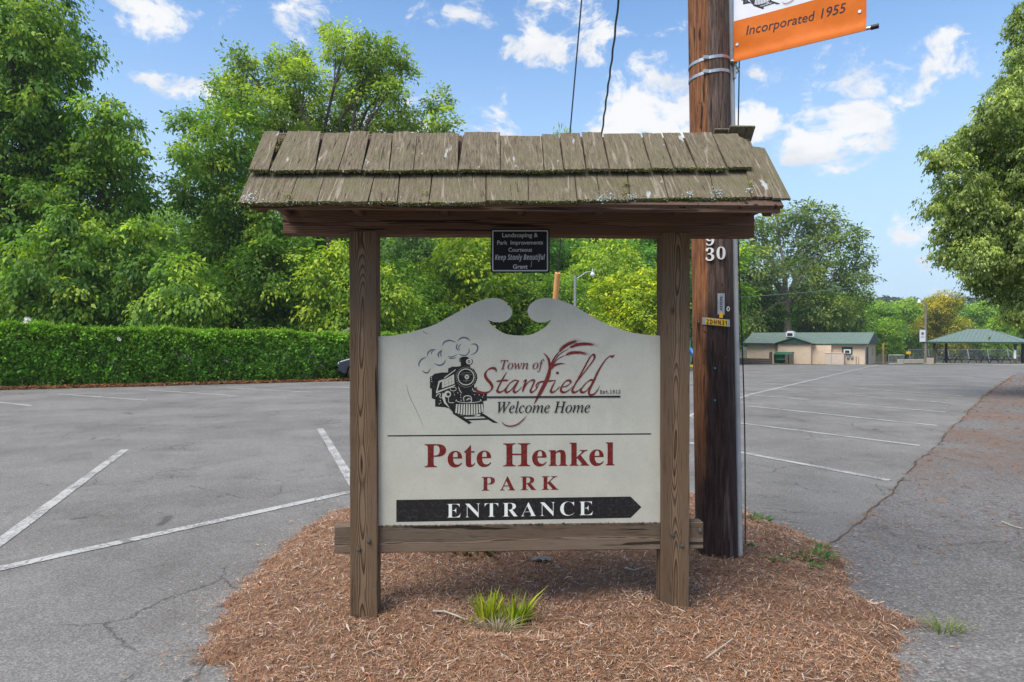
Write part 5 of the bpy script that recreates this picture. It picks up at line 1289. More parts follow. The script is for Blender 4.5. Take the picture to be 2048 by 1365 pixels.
# far wooded hill: one mass
r = np.random.default_rng(31); CC = []; nC = 1500
while len(CC) < nC:
    y = r.uniform(165, 500); x = r.uniform(-.5, 1.05) * y
    if x < .45 * y and r.uniform() < .6: continue
    CC.append((x, y, terrain_z(x, y), r.uniform(3.2, 5.5), r.uniform(8, 13)))
CC = np.array(CC); lp = 120; idx = np.repeat(np.arange(nC), lp); n = len(idx)
d = unit(r.normal(size=(n, 3))); d[:, 2] = np.abs(d[:, 2]) * 1.1 - .3
pos = CC[idx][:, :3] + d * CC[idx][:, 3:4] * r.uniform(.8, 1.05, (n, 1)) * np.array([[1, 1, 1.05]]); pos[:, 2] += CC[idx][:, 4] * .62
base = np.array([(.035, .080, .028), (.055, .105, .03), (.028, .062, .03), (.07, .12, .032)])[r.integers(0, 4, nC)]
ax = unit(np.cross(d, r.normal(size=(n, 3))) + d * .3); Ls = r.uniform(.9, 1.7, n); v, f = leaf_quads(pos, ax, unit(d + r.normal(size=(n, 3)) * .4), Ls, Ls * .7)
mesh_obj('distant_woods', v, f, M_LEAF, tint=np.repeat(np.clip(base[idx] * r.uniform(.75, 1.25, (n, 1)), 0, 1), 4, 0), kind='stuff')

# clipped hedge along the left of the lot
hedge = thing('hedge', 'long clipped dark green hedge along the left side of the parking lot', 'hedge', H0, 0)
r = np.random.default_rng(41); n = 130000; s0_, s1_ = -9.0, 14.5; HH, HW = 1.86, 1.3
def hedge_pts(n):
    s = r.uniform(s0_, s1_, n); u = r.uniform(0, 1, n); front = u < .60; topm = u >= .60
    q = np.where(front, .10 + np.abs(r.normal(0, .13, n)), r.uniform(.1, HW, n)); h = np.where(front, r.uniform(.02, HH, n), HH - np.abs(r.normal(0, .13, n)))
    kc = r.integers(0, n // 18, n); cs, ch = r.normal(0, .048, (2, n)); C1 = r.uniform(s0_, s1_, n); C2 = r.uniform(.02, HH, n); C3 = r.normal(0, .17, n); CT = r.uniform(.5, 1.55, n)
    s = np.where(front, C1[kc] + cs, s); h = np.where(front, np.clip(C2[kc] + ch, .02, HH + .05), h); q = np.where(front, .06 + np.abs(C3[kc]) + r.normal(0, .035, n), q)
    lump = .07 * np.sin(s * 2.3) * np.sin(h * 2.7 + s) + .06 * np.sin(s * 5.1 + h * 3)
    q = q + np.where(front, lump, 0) + np.where(front & (h < .25), .10, 0); h = h + np.where(topm, .05 * np.sin(s * 1.7) + .05 * np.sin(s * 7.3) + .045 * np.sin(s * 4.3 + q * 3), 0)
    h = np.where(front & (h > HH - .15), h + .03 * np.sin(s * 1.7), h)
    h = h + np.where(h > HH - .4, .15 * np.exp(-((s - .9) / .55) ** 2) + .05 * np.sin(s * 3.1 + 1) * np.sin(s * 1.3), 0)
    q = np.where(front & (h > HH - .2), q + (h - HH + .2) * .5, q)
    global CT_, kc_
    CT_, kc_ = CT, kc
    return s, q, h, front
s, q, h, front = hedge_pts(n)
gz = np.array([g(H0.y + hdir.y * a + hn.y * b) for a, b in zip(s, q)]) - H0.z
pos = np.stack([hdir.x * s + hn.x * q, hdir.y * s + hn.y * q, gz + h], 1)
outn = np.where(front[:, None], np.array([[-hn.x, -hn.y, .35]]), np.array([[-hn.x * .2, -hn.y * .2, 1.0]]))
ax = unit(outn * .7 + r.normal(size=(n, 3)) * .6 + np.array([[0, 0, .25]])); no = unit(outn + r.normal(size=(n, 3)) * .55 + np.array([[0, 0, .4]]))
Lf = r.uniform(.075, .145, n); v, f = leaf_quads(pos, ax, no, Lf, Lf * .58)
paler = np.clip((h - HH + .75) / .8, 0, 1)[:, None] * r.uniform(0, 1, (n, 1)); col = np.array([(.165, .350, .042)]) * (1 - paler) + np.array([(.26, .43, .040)]) * paler  # leaf colour runs paler and yellower towards the hedge top
col = col * r.uniform(.7, 1.3, (n, 1)) * np.where(front, CT_[kc_], 1.0)[:, None]
# upright shoots
ns_ = 8500; ss = r.uniform(s0_, s1_, ns_); qq = r.uniform(.12, HW, ns_); sh = r.uniform(.03, .16, ns_) + np.where(r.uniform(0, 1, ns_) < .07, .16, 0)
gz2 = np.array([g(H0.y + hdir.y * a + hn.y * b) for a, b in zip(ss, qq)]) - H0.z
sv, sf_, scol = [], [], []
b0 = np.stack([hdir.x * ss + hn.x * qq, hdir.y * ss + hn.y * qq, gz2 + HH - .03 + .04 * np.sin(ss * 1.7)], 1)
for k in range(4):
    bb_ = b0 + np.array([[0, 0, 1]]) * (sh * k / 4)[:, None]; axk = unit(r.normal(size=(ns_, 3)) * .5 + np.array([[0, 0, .9]])); v_, f_ = leaf_quads(bb_, axk, unit(r.normal(size=(ns_, 3))), np.full(ns_, .075), np.full(ns_, .034))
    sf_.append(f_ + len(v) + sum(len(q_) for q_ in sv)); sv.append(v_); scol.append(np.array([(.27, .44, .045)]) * r.uniform(.7, 1.3, (ns_, 1)))
mesh_obj('foliage', np.concatenate([v] + sv), np.concatenate([f] + sf_), M_HEDGE, hedge, tint=np.repeat(np.clip(np.concatenate([col] + scol), 0, 1), 4, 0))
m_ = MB()
for k in range(90):
    a = s0_ + (s1_ - s0_) * (k + .5) / 90 + r.uniform(-.05, .05); qx = r.uniform(.45, .8); b = Vector((hdir.x * a + hn.x * qx, hdir.y * a + hn.y * qx, g(H0.y + hdir.y * a) - H0.z - .05))
    for j in range(3):
        e = b + Vector((r.normal(0, .2), r.normal(0, .2), r.uniform(1.0, 1.6))); m_.tube([b, b.lerp(e, .5) + Vector((r.normal(0, .05), r.normal(0, .05), 0)), e], [.022, .016, .006], 5, cap=False)
m_.build('stems', M_STEM, hedge)
# white blossoms on the hedge
M_PET = plain('white_petals', (.78, .76, .70), .5, .1, 9)
for px, py, lab in ((55, 640, 'small white blossoms on top of the hedge at its left end'), (237, 677, 'single white blossom on the face of the hedge')):
    best = None
    for a in np.linspace(s0_, s1_, 400):
        q_ = H0 + hdir * a + hn * .0; pxx = CX + F * q_.x / q_.y
        if best is None or abs(pxx - px) < best[0]: best = (abs(pxx - px), q_)
    c = P(px, py, best[1].y - .12); m_ = MB()
    for j in range(7 if px < 100 else 2):
        o_ = Vector((random.uniform(-.25, .25), random.uniform(-.05, .05), random.uniform(-.08, .08))) if px < 100 else Vector((j * .05, 0, -j * .04))
        for p_ in range(5):
            a = 2 * PI * p_ / 5; d1 = Vector((math.cos(a), -.2, math.sin(a))) * .042; d2 = Vector((math.cos(a + .6), -.25, math.sin(a + .6))) * .042; m_.quad(o_, o_ + d1, o_ + (d1 + d2) * .75, o_ + d2)
    o = m_.build('blossom', M_PET); o.location = c; tag(o, lab, 'blossom')
# fallen log and a rusty-leaved branch by the hedge end
m_ = MB(); c = P(668, 672, 33.5); m_.tube([(0, 0, 0), (.35, .1, .25), (.9, .3, .55)], [.12, .12, .10], 10); o = m_.build('leaning_log', plain('mossy_log_bark', (.24, .23, .15), .95, .4, 6, bump=.02), smooth=True); o.location = c - Vector((0, 0, .15)); tag(o, 'mossy pale log leaning behind the far end of the hedge', 'log')

# ------------------------------------------------------------------ parked car, mostly behind the left post and panel
CW = G(713, 763)
car = thing('parked_car', 'dark blue-grey car at the end of the hedge, mostly hidden behind the left sign post', 'car', (CW.x, CW.y, g(CW.y)), R(8))
M_CAR = plain('dark_blue_car_paint', (.018, .026, .040), .22, .1, 3, spec=.6); M_TYRE = plain('black_tyre_rubber', (.018, .018, .019), .85, .2, 20); M_RIM = plain('alloy_rim', (.25, .26, .28), .3, .2, 20, metal=.9)
M_GLASS = plain('dark_car_glass', (.02, .024, .028), .06, .1, 3, spec=.8); M_LAMPR = plain('red_lamp_lens', (.30, .015, .012), .2, .1, 9); M_TRIM = plain('black_plastic_trim', (.02, .02, .022), .6, .2, 20)
prof = [(-.70, .42), (-.74, .62), (-.66, .80), (-.30, .90), (.30, .98), (.55, 1.02), (1.25, 1.42), (1.9, 1.50), (2.7, 1.47), (3.25, 1.25), (3.62, 1.02), (3.72, .78), (3.66, .42)]
arch = lambda cx: [(cx + .37 * math.cos(PI - k * PI / 6), .33 + .37 * math.sin(k * PI / 6)) for k in range(7)]
low = [(3.3, .26)] + [(x, z) for x, z in arch(2.75)[::-1]] + [(2.3, .24), (.6, .24)] + [(x, z) for x, z in arch(.0)[::-1]] + [(-.5, .28)]
loop = [Vector((x, -.02, z)) for x, z in prof + low]
m_ = MB(); m_.prism(loop, (0, 1.72, 0)); bd_ = m_.build('body', M_CAR, car); bv = bd_.modifiers.new('bevel', 'BEVEL'); bv.width = .07; bv.segments = 3; bv.limit_method = 'ANGLE'; bv.angle_limit = R(35)
for y0 in (-.035, 1.695):
    m_ = MB(); m_.prism([Vector((x, y0, z)) for x, z in [(.78, 1.06), (1.34, 1.38), (1.92, 1.43), (1.92, 1.06)]], (0, .03, 0)); m_.build('window', M_GLASS, car)
    m_ = MB(); m_.prism([Vector((x, y0, z)) for x, z in [(2.0, 1.06), (2.0, 1.43), (2.66, 1.40), (3.05, 1.22), (3.1, 1.06)]], (0, .03, 0)); m_.build('window', M_GLASS, car)
for wx in (0.0, 2.75):
    for y0, sg in ((-.02, 1), (1.70, -1)):
        m_ = MB(); m_.tube([(wx, y0, .33), (wx, y0 + .02 * sg, .33), (wx, y0 + .2 * sg, .33)], [.29, .33, .33], 28); wh = m_.build('wheel', M_TYRE, car, smooth=True)
        m_ = MB(); m_.tube([(wx, y0 - .004 * sg, .33), (wx, y0 + .03 * sg, .33)], [.05, .06], 12)
        m_.tube([(wx + .21 * math.cos(a), y0 - .003 * sg, .33 + .21 * math.sin(a)) for a in np.linspace(0, 2 * PI, 29)], .014, 6, cap=False)
        for k in range(5): a = 2 * PI * k / 5 + .3; m_.tube([(wx + .04 * math.cos(a), y0 - .003 * sg, .33 + .04 * math.sin(a)), (wx + .21 * math.cos(a), y0 - .003 * sg, .33 + .21 * math.sin(a))], [.028, .02], 6)
        m_.build('rim', M_RIM, wh, smooth=True)
for y0 in (.16, 1.52):
    m_ = MB(); m_.box((-.665, y0, .70), (.12, .30, .13), .03); m_.build('headlight', plain('clear_lamp_lens', (.5, .52, .55), .1, .1, 9), car); m_ = MB(); m_.box((3.66, y0, .82), (.12, .28, .16), .03); m_.build('tail_light', M_LAMPR, car)
m_ = MB(); m_.box((-.71, .84, .42), (.10, 1.3, .16), .03); m_.build('bumper', M_TRIM, car)

# ------------------------------------------------------------------ street lamps
M_STEEL = plain('grey_lamp_steel', (.33, .34, .35), .5, .2, 12, metal=.5); M_LENS = plain('pale_lamp_lens', (.72, .74, .74), .25, .1, 9); M_GREYW = plain('weathered_grey_pole', (.20, .175, .15), .9, .35, 7, bump=.01)
lb = P(1150, 700, 42.0); lz = ground_at(lb.x, 42)
lamp = thing('street_lamp', 'grey street lamp with a curved arm seen through the sign opening', 'street lamp', (lb.x, 42, lz))
k = 42 / F; ht = P(1150, 552, 42).z - lz
m_ = MB(); m_.tube([(0, 0, -.2), (.0, 0, ht)], [.10, .085], 10); m_.build('pole', M_STEEL, lamp, smooth=True)
ax_ = [(0, 0, ht - .25), (.35, 0, ht - .02), (.62, 0, ht + .18), (.86, 0, ht + .25), (1.05, 0, ht + .22)]
m_ = MB(); m_.tube(ax_, .035, 8); m_.build('arm', M_STEEL, lamp, smooth=True)
m_ = MB(); m_.tube([(1.08, 0, ht + .44), (1.08, 0, ht + .30), (1.08, 0, ht + .20)], [.035, .07, .10], 10); m_.build('lamp_head', M_STEEL, lamp, smooth=True)
m_ = MB(); m_.tube([(1.08, 0, ht + .20), (1.08, 0, ht + .10), (1.08, 0, ht + .0), (1.08, 0, ht - .06)], [.10, .15, .13, .06], 12); m_.build('lamp_globe', M_LENS, lamp, smooth=True)
Yp = 77.0; lb = P(1851, 727, Yp); lz = g(Yp)
lp2 = thing('light_pole', 'tall wooden light pole with a small white banner left of the pavilion', 'street lamp', (lb.x, Yp, lz))
ht = P(1851, 606, Yp).z - lz
m_ = MB(); m_.tube([(0, 0, -.3), (0, 0, ht)], [.17, .12], 10); m_.build('pole', M_GREYW, lp2, smooth=True)
m_ = MB(); m_.tube([(0, 0, ht - .1), (-.3, 0, ht + .2), (-.75, 0, ht + .25)], .04, 7); m_.build('arm', M_STEEL, lp2, smooth=True)
m_ = MB(); m_.tube([(-.75, 0, ht + .38), (-.75, 0, ht + .2)], [.1, .16], 10); m_.tube([(-.75, 0, ht + .2), (-.75, 0, ht + .0), (-.75, 0, ht - .1)], [.16, .2, .12], 12); m_.build('lamp_globe', M_LENS, lp2, smooth=True)
o = None
zc = P(1845, 672, Yp).z - lz; bnr = thing('pole_banner', 'small white banner with faint print on the distant light pole', 'banner', (lb.x, Yp, lz + zc))
m_ = MB(); m_.box((-.42, -.12, 0), (.66, .015, 1.36), .003); bc = m_.build('cloth', M_BWHITE, bnr)
A = Flat(); A.disc(V_BGREY, (-.42, .25), .17, 0, 14); A.poly(V_BGREY, [(-.62, -.05), (-.22, .0), (-.22, -.05), (-.62, -.1)]); A.poly(V_BGREY, [(-.62, -.2), (-.22, -.15), (-.22, -.2), (-.62, -.25)]); A.build('print', lambda u, v, l: Vector((u, -.1285 - l * 3, v)), bc)
for dz in (.68, -.68):
    m_ = MB(); m_.tube([(0, -.12, dz), (-.78, -.12, dz)], .02, 6); m_.build('arm', M_STEEL, bnr)

# ------------------------------------------------------------------ concession building
M_STUC = plain('beige_painted_block', (.62, .48, .35), .85, .10, 2.5, bump=.004); M_GROOF = plain('green_metal_roofing', (.155, .21, .175), .45, .12, 2, metal=.15); M_GDARK = plain('dark_green_trim', (.022, .060, .045), .5, .1, 4)
BR = R(-37); bo = P(1494, 727, 81.6); bo.z = g(81.6) + .02
bld = thing('concession_building', 'low beige building with a green metal roof across the parking lot', 'building', (bo.x, 81.6, g(79)), BR)
WH, BL, BD = 2.45, 12.7, 6.5
def hip_or_gable(mbx, x0, x1, y0, y1, z0, rise, ov=.4, th=.07):
    ym = (y0 + y1) / 2; s = rise / (ym - y0); zl = z0 - ov * s
    for ya in (y0 - ov, y1 + ov):
        a = [Vector((x0 - ov, ya, zl)), Vector((x1 + ov, ya, zl)), Vector((x1 + ov, ym, z0 + rise)), Vector((x0 - ov, ym, z0 + rise))]; mbx.prism(a, (0, 0, th))
m_ = MB(); m_.box((BL / 2, BD / 2, (WH - .6) / 2), (BL, BD, WH + .6))
m_.prism([Vector((BL, 0, WH)), Vector((BL, BD, WH)), Vector((BL, BD / 2, WH + 1.1))], (-BL, 0, 0)); m_.build('wall', M_STUC, bld)
m_ = MB(); m_.box((5.6, -.45, (WH - .62) / 2), (3.6, .896, WH + .58)); m_.box((9.0 - .6, -.2, (WH - .62) / 2), (2.0, .40, WH + .57)); m_.build('entry_wall', M_STUC, bld)
rf = MB(); hip_or_gable(rf, 0, BL, 0, BD, WH, 1.12); rfo = rf.build('roof', M_GROOF, bld)
for k in range(46):
    x = -.4 + (BL + .8) * (k + .5) / 46; s = 1.12 / (BD / 2); m_ = MB()
    m_.prism([Vector((x - .02, -.4, WH - .4 * s + .072)), Vector((x + .02, -.4, WH - .4 * s + .072)), Vector((x + .02, BD / 2, WH + 1.12 + .072)), Vector((x - .02, BD / 2, WH + 1.12 + .072))], (0, 0, .03)); m_.build('roof_seam', M_GROOF, rfo)
m_ = MB()   # entry gable
zg = WH - .10; 
for sg in (-1, 1):
    a = [Vector((5.6, -1.25, zg + .72)), Vector((5.6 + sg * 2.2, -1.25, zg - .02)), Vector((5.6 + sg * 2.2, .9, zg - .02)), Vector((5.6, 1.7, zg + .72))]; m_.prism(a, (0, 0, .07))
m_.build('porch_roof', M_GROOF, bld)
m_ = MB(); m_.prism([Vector((5.6, -1.12, zg + .68)), Vector((5.6 - 1.9, -1.12, zg)), Vector((5.6 + 1.9, -1.12, zg))], (0, .05, 0)); m_.build('gable', M_GDARK, bld)
m_ = MB(); m_.prism([Vector((BL + .36, -.36, WH - .12)), Vector((BL + .36, BD + .36, WH - .12)), Vector((BL + .36, BD / 2, WH + 1.08))], (-.05, 0, 0)); m_.build('gable', M_GDARK, bld)
m_ = MB(); m_.box((BL / 2, -.42, WH - .13), (BL + .8, .03, .16)); m_.build('fascia', M_GDARK, bld)
m_ = MB(); m_.box((10.95, -.02, 1.62), (1.05, .05, .80), .01); wnd = m_.build('window', M_GDARK, bld)
m_ = MB(); m_.box((11.0, -.14, 1.52), (.72, .26, .46), .02); ac = m_.build('air_conditioner', M_BWHITE, wnd)
m_ = MB(); m_.box((11.0, -.285, 1.52), (.44, .03, .26), .0); m_.build('grille', M_TRIM, wnd)
m_ = MB(); m_.box((BL + .02, 1.3, 1.0), (.05, .95, 2.05), .01); dr = m_.build('door', M_GDARK, bld); m_ = MB(); m_.tube([(BL + .05, 1.65, 1.0), (BL + .1, 1.65, 1.0)], .03, 8); m_.build('handle', M_GALV, dr)
m_ = MB(); m_.box((BL + .02, 4.6, 1.45), (.05, .6, .9), .01); m_.build('window', plain('dim_yellow_pane', (.40, .34, .16), .3, .2, 5), bld)
M_CEDAR = plain('tan_cedar_post', (.34, .20, .09), .8, .25, 8)
for (x, y) in ((BL + .9, 5.9),):
    m_ = MB(); m_.box((x, y, 1.15), (.16, .16, 2.5), .01); m_.build('post', M_CEDAR, bld)
for x in (11.05, 11.45):
    m_ = MB(); m_.box((x, -.09, .95), (.28, .16, .36), .02); m_.build('meter_box', M_GALV, bld)
m_ = MB(); m_.tube([(11.85, -.06, -.1), (11.85, -.06, 1.05)], .04, 8); m_.tube([(12.1, -.06, -.1), (12.1, -.06, .95)], .03, 8); m_.build('pipe', M_GALV, bld)
m_ = MB(); m_.box((4.6, 1.6, WH + .95), (.9, .9, .55), .03); m_.box((4.6, 1.6, WH + 1.30), (.7, .7, .10), .03); rc = m_.build('roof_cooler', M_BWHITE, bld)
m_ = MB(); m_.box((4.6, 1.14, WH + .95), (.6, .02, .34)); m_.build('vent_grille', M_TRIM, bld)
m_ = MB(); m_.tube([(1.0, .8, WH + .3), (1.0, .8, WH + .62)], .07, 8); m_.build('vent_pipe', M_BWHITE, bld)
bm_ = Matrix.Translation((bo.x, 81.6, g(79))) @ Matrix.Rotation(BR, 4, 'Z')
def at_b(x, y): p = bm_ @ Vector((x, y, 0)); return (p.x, p.y, g(p.y))
dp = thing('dumpster', 'green steel dumpster between wooden posts at the building entry', 'dumpster', at_b(4.9, -2.4), BR)
M_DUMP = plain('green_dumpster_paint', (.02, .13, .065), .5, .25, 5)
m_ = MB(); m_.prism([Vector((-.9, -.6, .1)), Vector((.9, -.6, .1)), Vector((.9, -.75, 1.05)), Vector((-.9, -.75, 1.05))], (0, .02, 0)); m_.prism([Vector((-.9, -.6, .1)), Vector((-.9, .6, .1)), Vector((-.9, .6, 1.3)), Vector((-.9, -.75, 1.05))], (1.8, 0, 0)); m_.build('bin', M_DUMP, dp)
m_ = MB(); m_.prism([Vector((-.95, -.8, 1.07)), Vector((.95, -.8, 1.07)), Vector((.95, .62, 1.32)), Vector((-.95, .62, 1.32))], (0, 0, .05)); m_.build('lid', M_DUMP, dp)
m_ = MB(); m_.box((0, -.78, .55), (1.1, .14, .14), .01); m_.build('sleeve', M_DUMP, dp)
M_OLDW = plain('grey_landscape_timber', (.155, .125, .098), .95, .4, 6, bump=.01)
gt = thing('dumpster_gate_posts', 'wooden enclosure posts with a cross board around the green dumpster', 'fence', at_b(4.9, -3.3), BR)
for x in (-1.15, 1.2): m_ = MB(); m_.box((x, 0, .65), (.16, .16, 1.5), .01); m_.build('post', M_OLDW, gt)
for x in (.55, .95): m_ = MB(); m_.box((x, -.02, .6), (.30, .06, 1.1), .01); m_.build('board', M_OLDW, gt)
tw_ = thing('timber_wall', 'low wall of stacked grey timbers along the left of the building', 'retaining wall', at_b(1.1, -2.2), BR)
for kz in range(3):
    for kx in range(2): m_ = MB(); m_.box((-1.2 + kx * 2.3 + .2 * (kz % 2), .1 * kz, .13 + kz * .21), (2.26, .22, .20), .02); m_.build('timber', M_OLDW, tw_)
m_ = MB(); m_.box((2.3, 0, .62), (.28, .28, 1.5), .02); m_.build('post', M_OLDW, tw_)
bxw = thing('utility_cabinet', 'pale beige cabinet box in front of the building near the air conditioner', 'cabinet', at_b(10.0, -1.3), BR)
m_ = MB(); m_.box((0, 0, .60), (1.9, .9, 1.22), .02); m_.build('body', plain('pale_pink_paint', (.52, .43, .36), .7, .1, 4), bxw); m_ = MB(); m_.box((0, 0, 1.24), (1.98, .98, .05), .01); m_.build('top', M_STUC, bxw); m_ = MB(); m_.box((-.3, -.46, .6), (.02, .02, 1.05)); m_.build('door_seam', M_OLDW, bxw)
# playground slide glimpsed beside the pole
sp = P(1384, 735, 62.0)
pg = thing('playground_slide', 'blue playground slide glimpsed between the right sign post and the pole', 'slide', (sp.x, 62, ground_at(sp.x, 62)))
M_PB = plain('blue_plastic', (.02, .16, .50), .35, .1, 5); M_PG = plain('green_plastic', (.05, .32, .12), .4, .1, 5); M_PY = plain('yellow_timber_edge', (.55, .38, .06), .6, .1, 5)
m_ = MB(); m_.tube([(-.5, 0, 1.6), (-.1, -.1, 1.5), (.2, -.6, .9), (.35, -1.2, .4), (.35, -1.7, .3)], .24, 12); m_.build('chute', M_PB, pg, smooth=True)
for x in (-1.0, -.2):
    for y in (0, .9): m_ = MB(); m_.tube([(x, y, -.2), (x, y, 2.4)], .06, 8); m_.build('post', M_PG, pg)
m_ = MB(); m_.box((-.6, .45, 1.35), (.9, .95, .08), .01); m_.build('deck', M_PG, pg)
m_ = MB(); m_.box((.2, -2.2, .2), (4.0, .15, .2), .01); m_.build('border', M_PY, pg)

# ------------------------------------------------------------------ pavilion with picnic tables, fence
PR = R(-42); fo = P(1868, 728, 77.0)
pv = thing('picnic_pavilion', 'open picnic pavilion with a hipped green metal roof at the far right of the lot', 'pavilion', (fo.x, 77.0, g(77)), PR)
PW, PD, PH = 7.4, 7.0, 2.35
M_BRPOST = plain('dark_brown_post', (.085, .055, .040), .8, .25, 6)
for x in (0, PW):
    for y in (0, PD): m_ = MB(); m_.box((x, y, PH / 2 - .1), (.26, .26, PH + .2), .02); m_.build('post', M_BRPOST, pv)
m_ = MB(); m_.box((PW, -.14, 1.25), (.22, .02, .9)); m_.build('notice', M_BWHITE, pv)
for x in (0, PW):
    for dx, dy in ((1, 0), (0, 1)):
        sx = dx if x == 0 else -dx; m_ = MB(); m_.tube([(x, 0, PH - .9), (x + sx * .9, dy * .9, PH - .05)], .05, 6); m_.build('brace', M_BRPOST, pv)
ov = .75; x0, x1, y0, y1 = -ov, PW + ov, -ov, PD + ov; rzv = PH + 1.62; a_ = Vector((PW / 2 - 1.0, PD / 2, rzv)); b_ = Vector((PW / 2 + 1.0, PD / 2, rzv)); e = PH + .18
c = [Vector((x0, y0, e)), Vector((x1, y0, e)), Vector((x1, y1, e)), Vector((x0, y1, e))]
m_ = MB(); m_.add(c + [a_, b_], [(0, 1, 5, 4), (1, 2, 5), (2, 3, 4, 5), (3, 0, 4)]); lift = Vector((0, 0, -.06)); m_.add([p + lift for p in c + [a_, b_]], [(4, 5, 1, 0), (5, 2, 1), (5, 4, 3, 2), (4, 0, 3)]); pr = m_.build('roof', M_GROOF, pv)
def seam(p, q): m_ = MB(); m_.tube([p + Vector((0, 0, .015)), q + Vector((0, 0, .015))], .022, 5); m_.build('roof_seam', M_GROOF, pr)
for k in range(1, 24):
    t = k / 24; p = c[0].lerp(c[1], t); q_x = p.x
    if q_x < a_.x: f_ = (q_x - x0) / (a_.x - x0)
    elif q_x > b_.x: f_ = (x1 - q_x) / (x1 - b_.x)
    else: f_ = 1
    seam(p, Vector((q_x, y0 + (PD / 2 - y0) * f_, e + (rzv - e) * f_)))
for k in range(1, 24):
    t = k / 24; p = c[3].lerp(c[0], t); f_ = 1 - abs(t - .5) * 2; seam(p, Vector((x0 + (a_.x - x0) * f_, p.y, e + (rzv - e) * f_)))
for p, q in ((c[0], a_), (c[1], b_), (c[2], b_), (c[3], a_)): seam(p, q)
for p, q in ((c[0], c[1]), (c[1], c[2]), (c[2], c[3]), (c[3], c[0])):
    m_ = MB(); m_.prism([p + Vector((0, 0, .02)), q + Vector((0, 0, .02)), q + Vector((0, 0, -.16)), p + Vector((0, 0, -.16))], (q - p).normalized().cross(Vector((0, 0, 1))) * .04); m_.build('fascia', M_GDARK, pv)
pm_ = Matrix.Translation((fo.x, 77.0, g(77))) @ Matrix.Rotation(PR, 4, 'Z')
def at_p(x, y): p = pm_ @ Vector((x, y, 0)); return Vector((p.x, p.y, g(p.y)))
m_ = MB()
q4 = [at_p(-.9, -.9), at_p(PW + .9, -.9), at_p(PW + .9, PD + .9), at_p(-.9, PD + .9)]
m_.prism([p + Vector((0, 0, .10)) for p in q4], (0, 0, -.4)); m_.build('pavilion_slab', plain('grey_concrete', (.32, .31, .29), .9, .15, 2), kind='structure')
def picnic(loc, rz, label):
    t = thing('picnic_table', label, 'picnic table', loc, rz)
    for k in range(4): m_ = MB(); m_.box((0, -.28 + k * .187, .74), (1.9, .17, .04), .005); m_.build('plank', M_OLDW, t)
    for y in (-.72, .72): m_ = MB(); m_.box((0, y, .44), (1.9, .26, .04), .005); m_.build('seat', M_OLDW, t)
    for x in (-.65, .65):
        m_ = MB(); m_.tube([(x, -.75, .0), (x, -.2, .72)], .045, 6); m_.tube([(x, .75, 0), (x, .2, .72)], .045, 6); m_.tube([(x, -.75, .40), (x, .75, .40)], .04, 6); m_.build('leg', M_BRPOST, t)
up_ = Vector((0, 0, .11))
picnic(at_p(1.3, 3.0) + up_, PR + R(40), 'picnic table under the left side of the pavilion'); picnic(at_p(4.0, 1.6) + up_, PR + R(40), 'picnic table under the middle of the pavilion roof'); picnic(at_p(5.9, 2.0) + up_, PR + R(42), 'picnic table nearest the right front post of the pavilion')
tb = thing('trash_bin', 'square beige trash bin with a dark top at the foot of the light pole', 'bin', (P(1860, 728, 76.2).x, 76.2, g(76.2)), R(-30))
m_ = MB(); m_.box((0, 0, .36), (.70, .70, .74), .02); m_.build('body', plain('tan_concrete', (.36, .31, .25), .85, .2, 9), tb); m_ = MB(); m_.box((0, 0, .80), (.62, .62, .14), .05); m_.build('lid', M_TRIM, tb)
M_MESH = plain('chain_link_wire', (.45, .46, .47), .45, .2, 30, metal=.6)
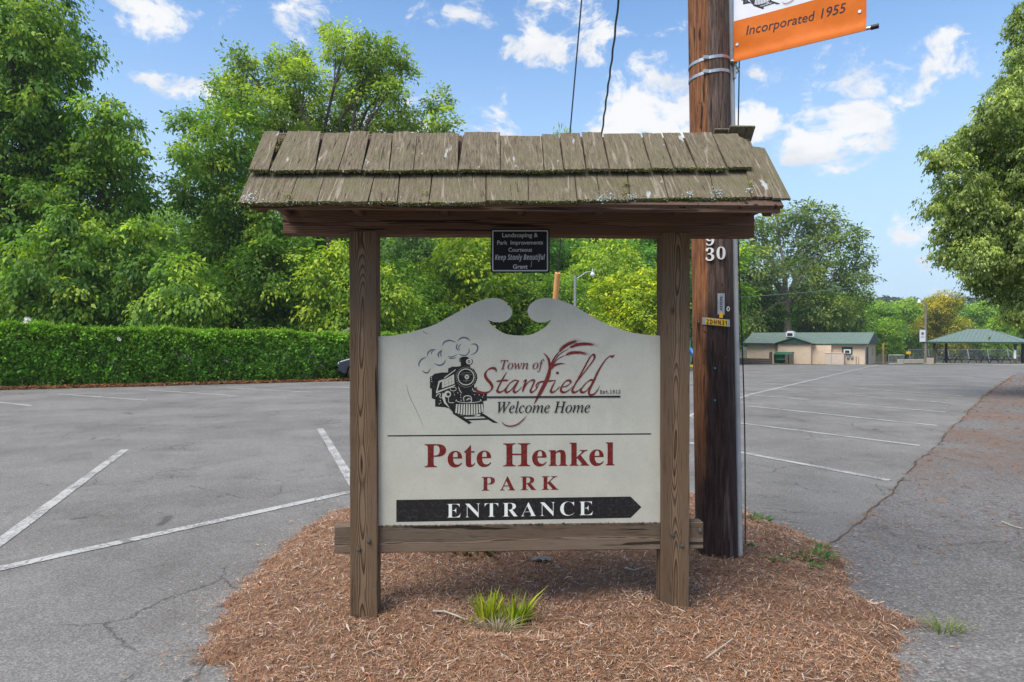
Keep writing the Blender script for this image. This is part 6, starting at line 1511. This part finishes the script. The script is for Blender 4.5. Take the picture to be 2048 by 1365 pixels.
def chainlink(name, label, pts, h, lean=0.0, group=None):
    t = thing(name, label, 'fence', Vector((pts[0][0], pts[0][1], g(pts[0][1]))), 0, group); o = Vector((pts[0][0], pts[0][1], g(pts[0][1]))); wires = MB(); rails = MB()
    for (xa, ya), (xb, yb) in zip(pts[:-1], pts[1:]):
        A_, B_ = Vector((xa, ya, g(ya))) - o, Vector((xb, yb, g(yb))) - o; d_ = (B_ - A_); L = d_.length; nn = Vector((-d_.y, d_.x, 0)).normalized() * lean; upv = Vector((0, 0, h)) + nn
        k = max(1, round(L / 2.6))
        for j in range(k + 1): m_ = MB(); p = A_ + d_ * (j / k); m_.tube([p, p + upv], .04, 6); m_.build('fence_post', M_GALV, t)
        for f_ in (0.03, .98): m_ = MB(); m_.tube([A_ + upv * f_, B_ + upv * f_], .03, 6); m_.build('rail', M_GALV, t)
        s_ = .16; n_ = int(L / s_)
        for j in range(-int(h / s_), n_):
            a0 = max(0, j * s_); z0 = (a0 - j * s_); a1 = min(L, j * s_ + h); z1 = (a1 - j * s_)
            for mir in (0, 1):
                u0, u1 = (a0, a1) if not mir else (L - a0, L - a1); p, q = A_ + d_ * (u0 / L) + upv * (z0 / h), A_ + d_ * (u1 / L) + upv * (z1 / h); sd = Vector((0, 0, .006)); wires.quad(p - sd, p + sd, q + sd, q - sd)
    w_ = wires.build('wire_mesh', M_MESH, t); w_['kind'] = 'stuff'; return t
fx = lambda px, Y: ((px - CX) / F * Y, Y)
chainlink('chain_link_fence', 'short low chain-link fence just right of the beige building', [fx(1777, 79.5), fx(1808, 79.0)], 1.05)
chainlink('chain_link_fence', 'tall leaning chain-link backstop behind the picnic pavilion', [fx(1822, 84), fx(1940, 84.5), fx(2060, 84)], 1.75, .5)
m_ = MB(); q0, q1 = P(1812, 727, 82), P(1862, 727, 82); m_.box((0, 0, .25), (4.5, .2, .55), .02); o = m_.build('concrete_kerb_wall', plain('pale_concrete_wall', (.40, .37, .33), .9, .15, 3)); o.location = ((q0.x + q1.x) / 2, 82.5, g(82.5)); tag(o, 'low pale concrete wall at the foot of the chain-link backstop', 'wall')
m_ = MB(); m_.box((0, 0, 0), (.55, .03, .3), .005); o = m_.build('warning_sign', M_YEL); q = P(1817, 706, 83.5); o.location = q; tag(o, 'tiny yellow sign on the chain-link backstop', 'sign')
# thin line strung across the oak
m_ = MB(); pa, pb = P(1440, 596, 70), P(1760, 568, 90); m_.tube([(pa.lerp(pb, t) - pa) + Vector((0, 0, -1.2 * 4 * t * (1 - t) * .2)) for t in np.linspace(0, 1, 14)], .022, 5); o = m_.build('overhead_line', M_GALV); o.location = pa; tag(o, 'thin pale overhead line crossing in front of the oak', 'cable')

# summer air: one even body of haze round the whole place
m = bpy.data.materials.new('summer_haze'); m.use_nodes = True; m.node_tree.nodes.clear(); ht_ = NT(m.node_tree)
hv = ht_.n('ShaderNodeVolumePrincipled', {'Color': (.80, .88, 1.0, 1), 'Density': .00032, 'Anisotropy': .1}); ho = ht_.n('ShaderNodeOutputMaterial'); lk(ht_, hv.outputs[0], ho.inputs['Volume'])
hz = MB(); hz.box((0, 440, 20.5), (2500, 980, 67)); hz.build('haze', m, kind='stuff')
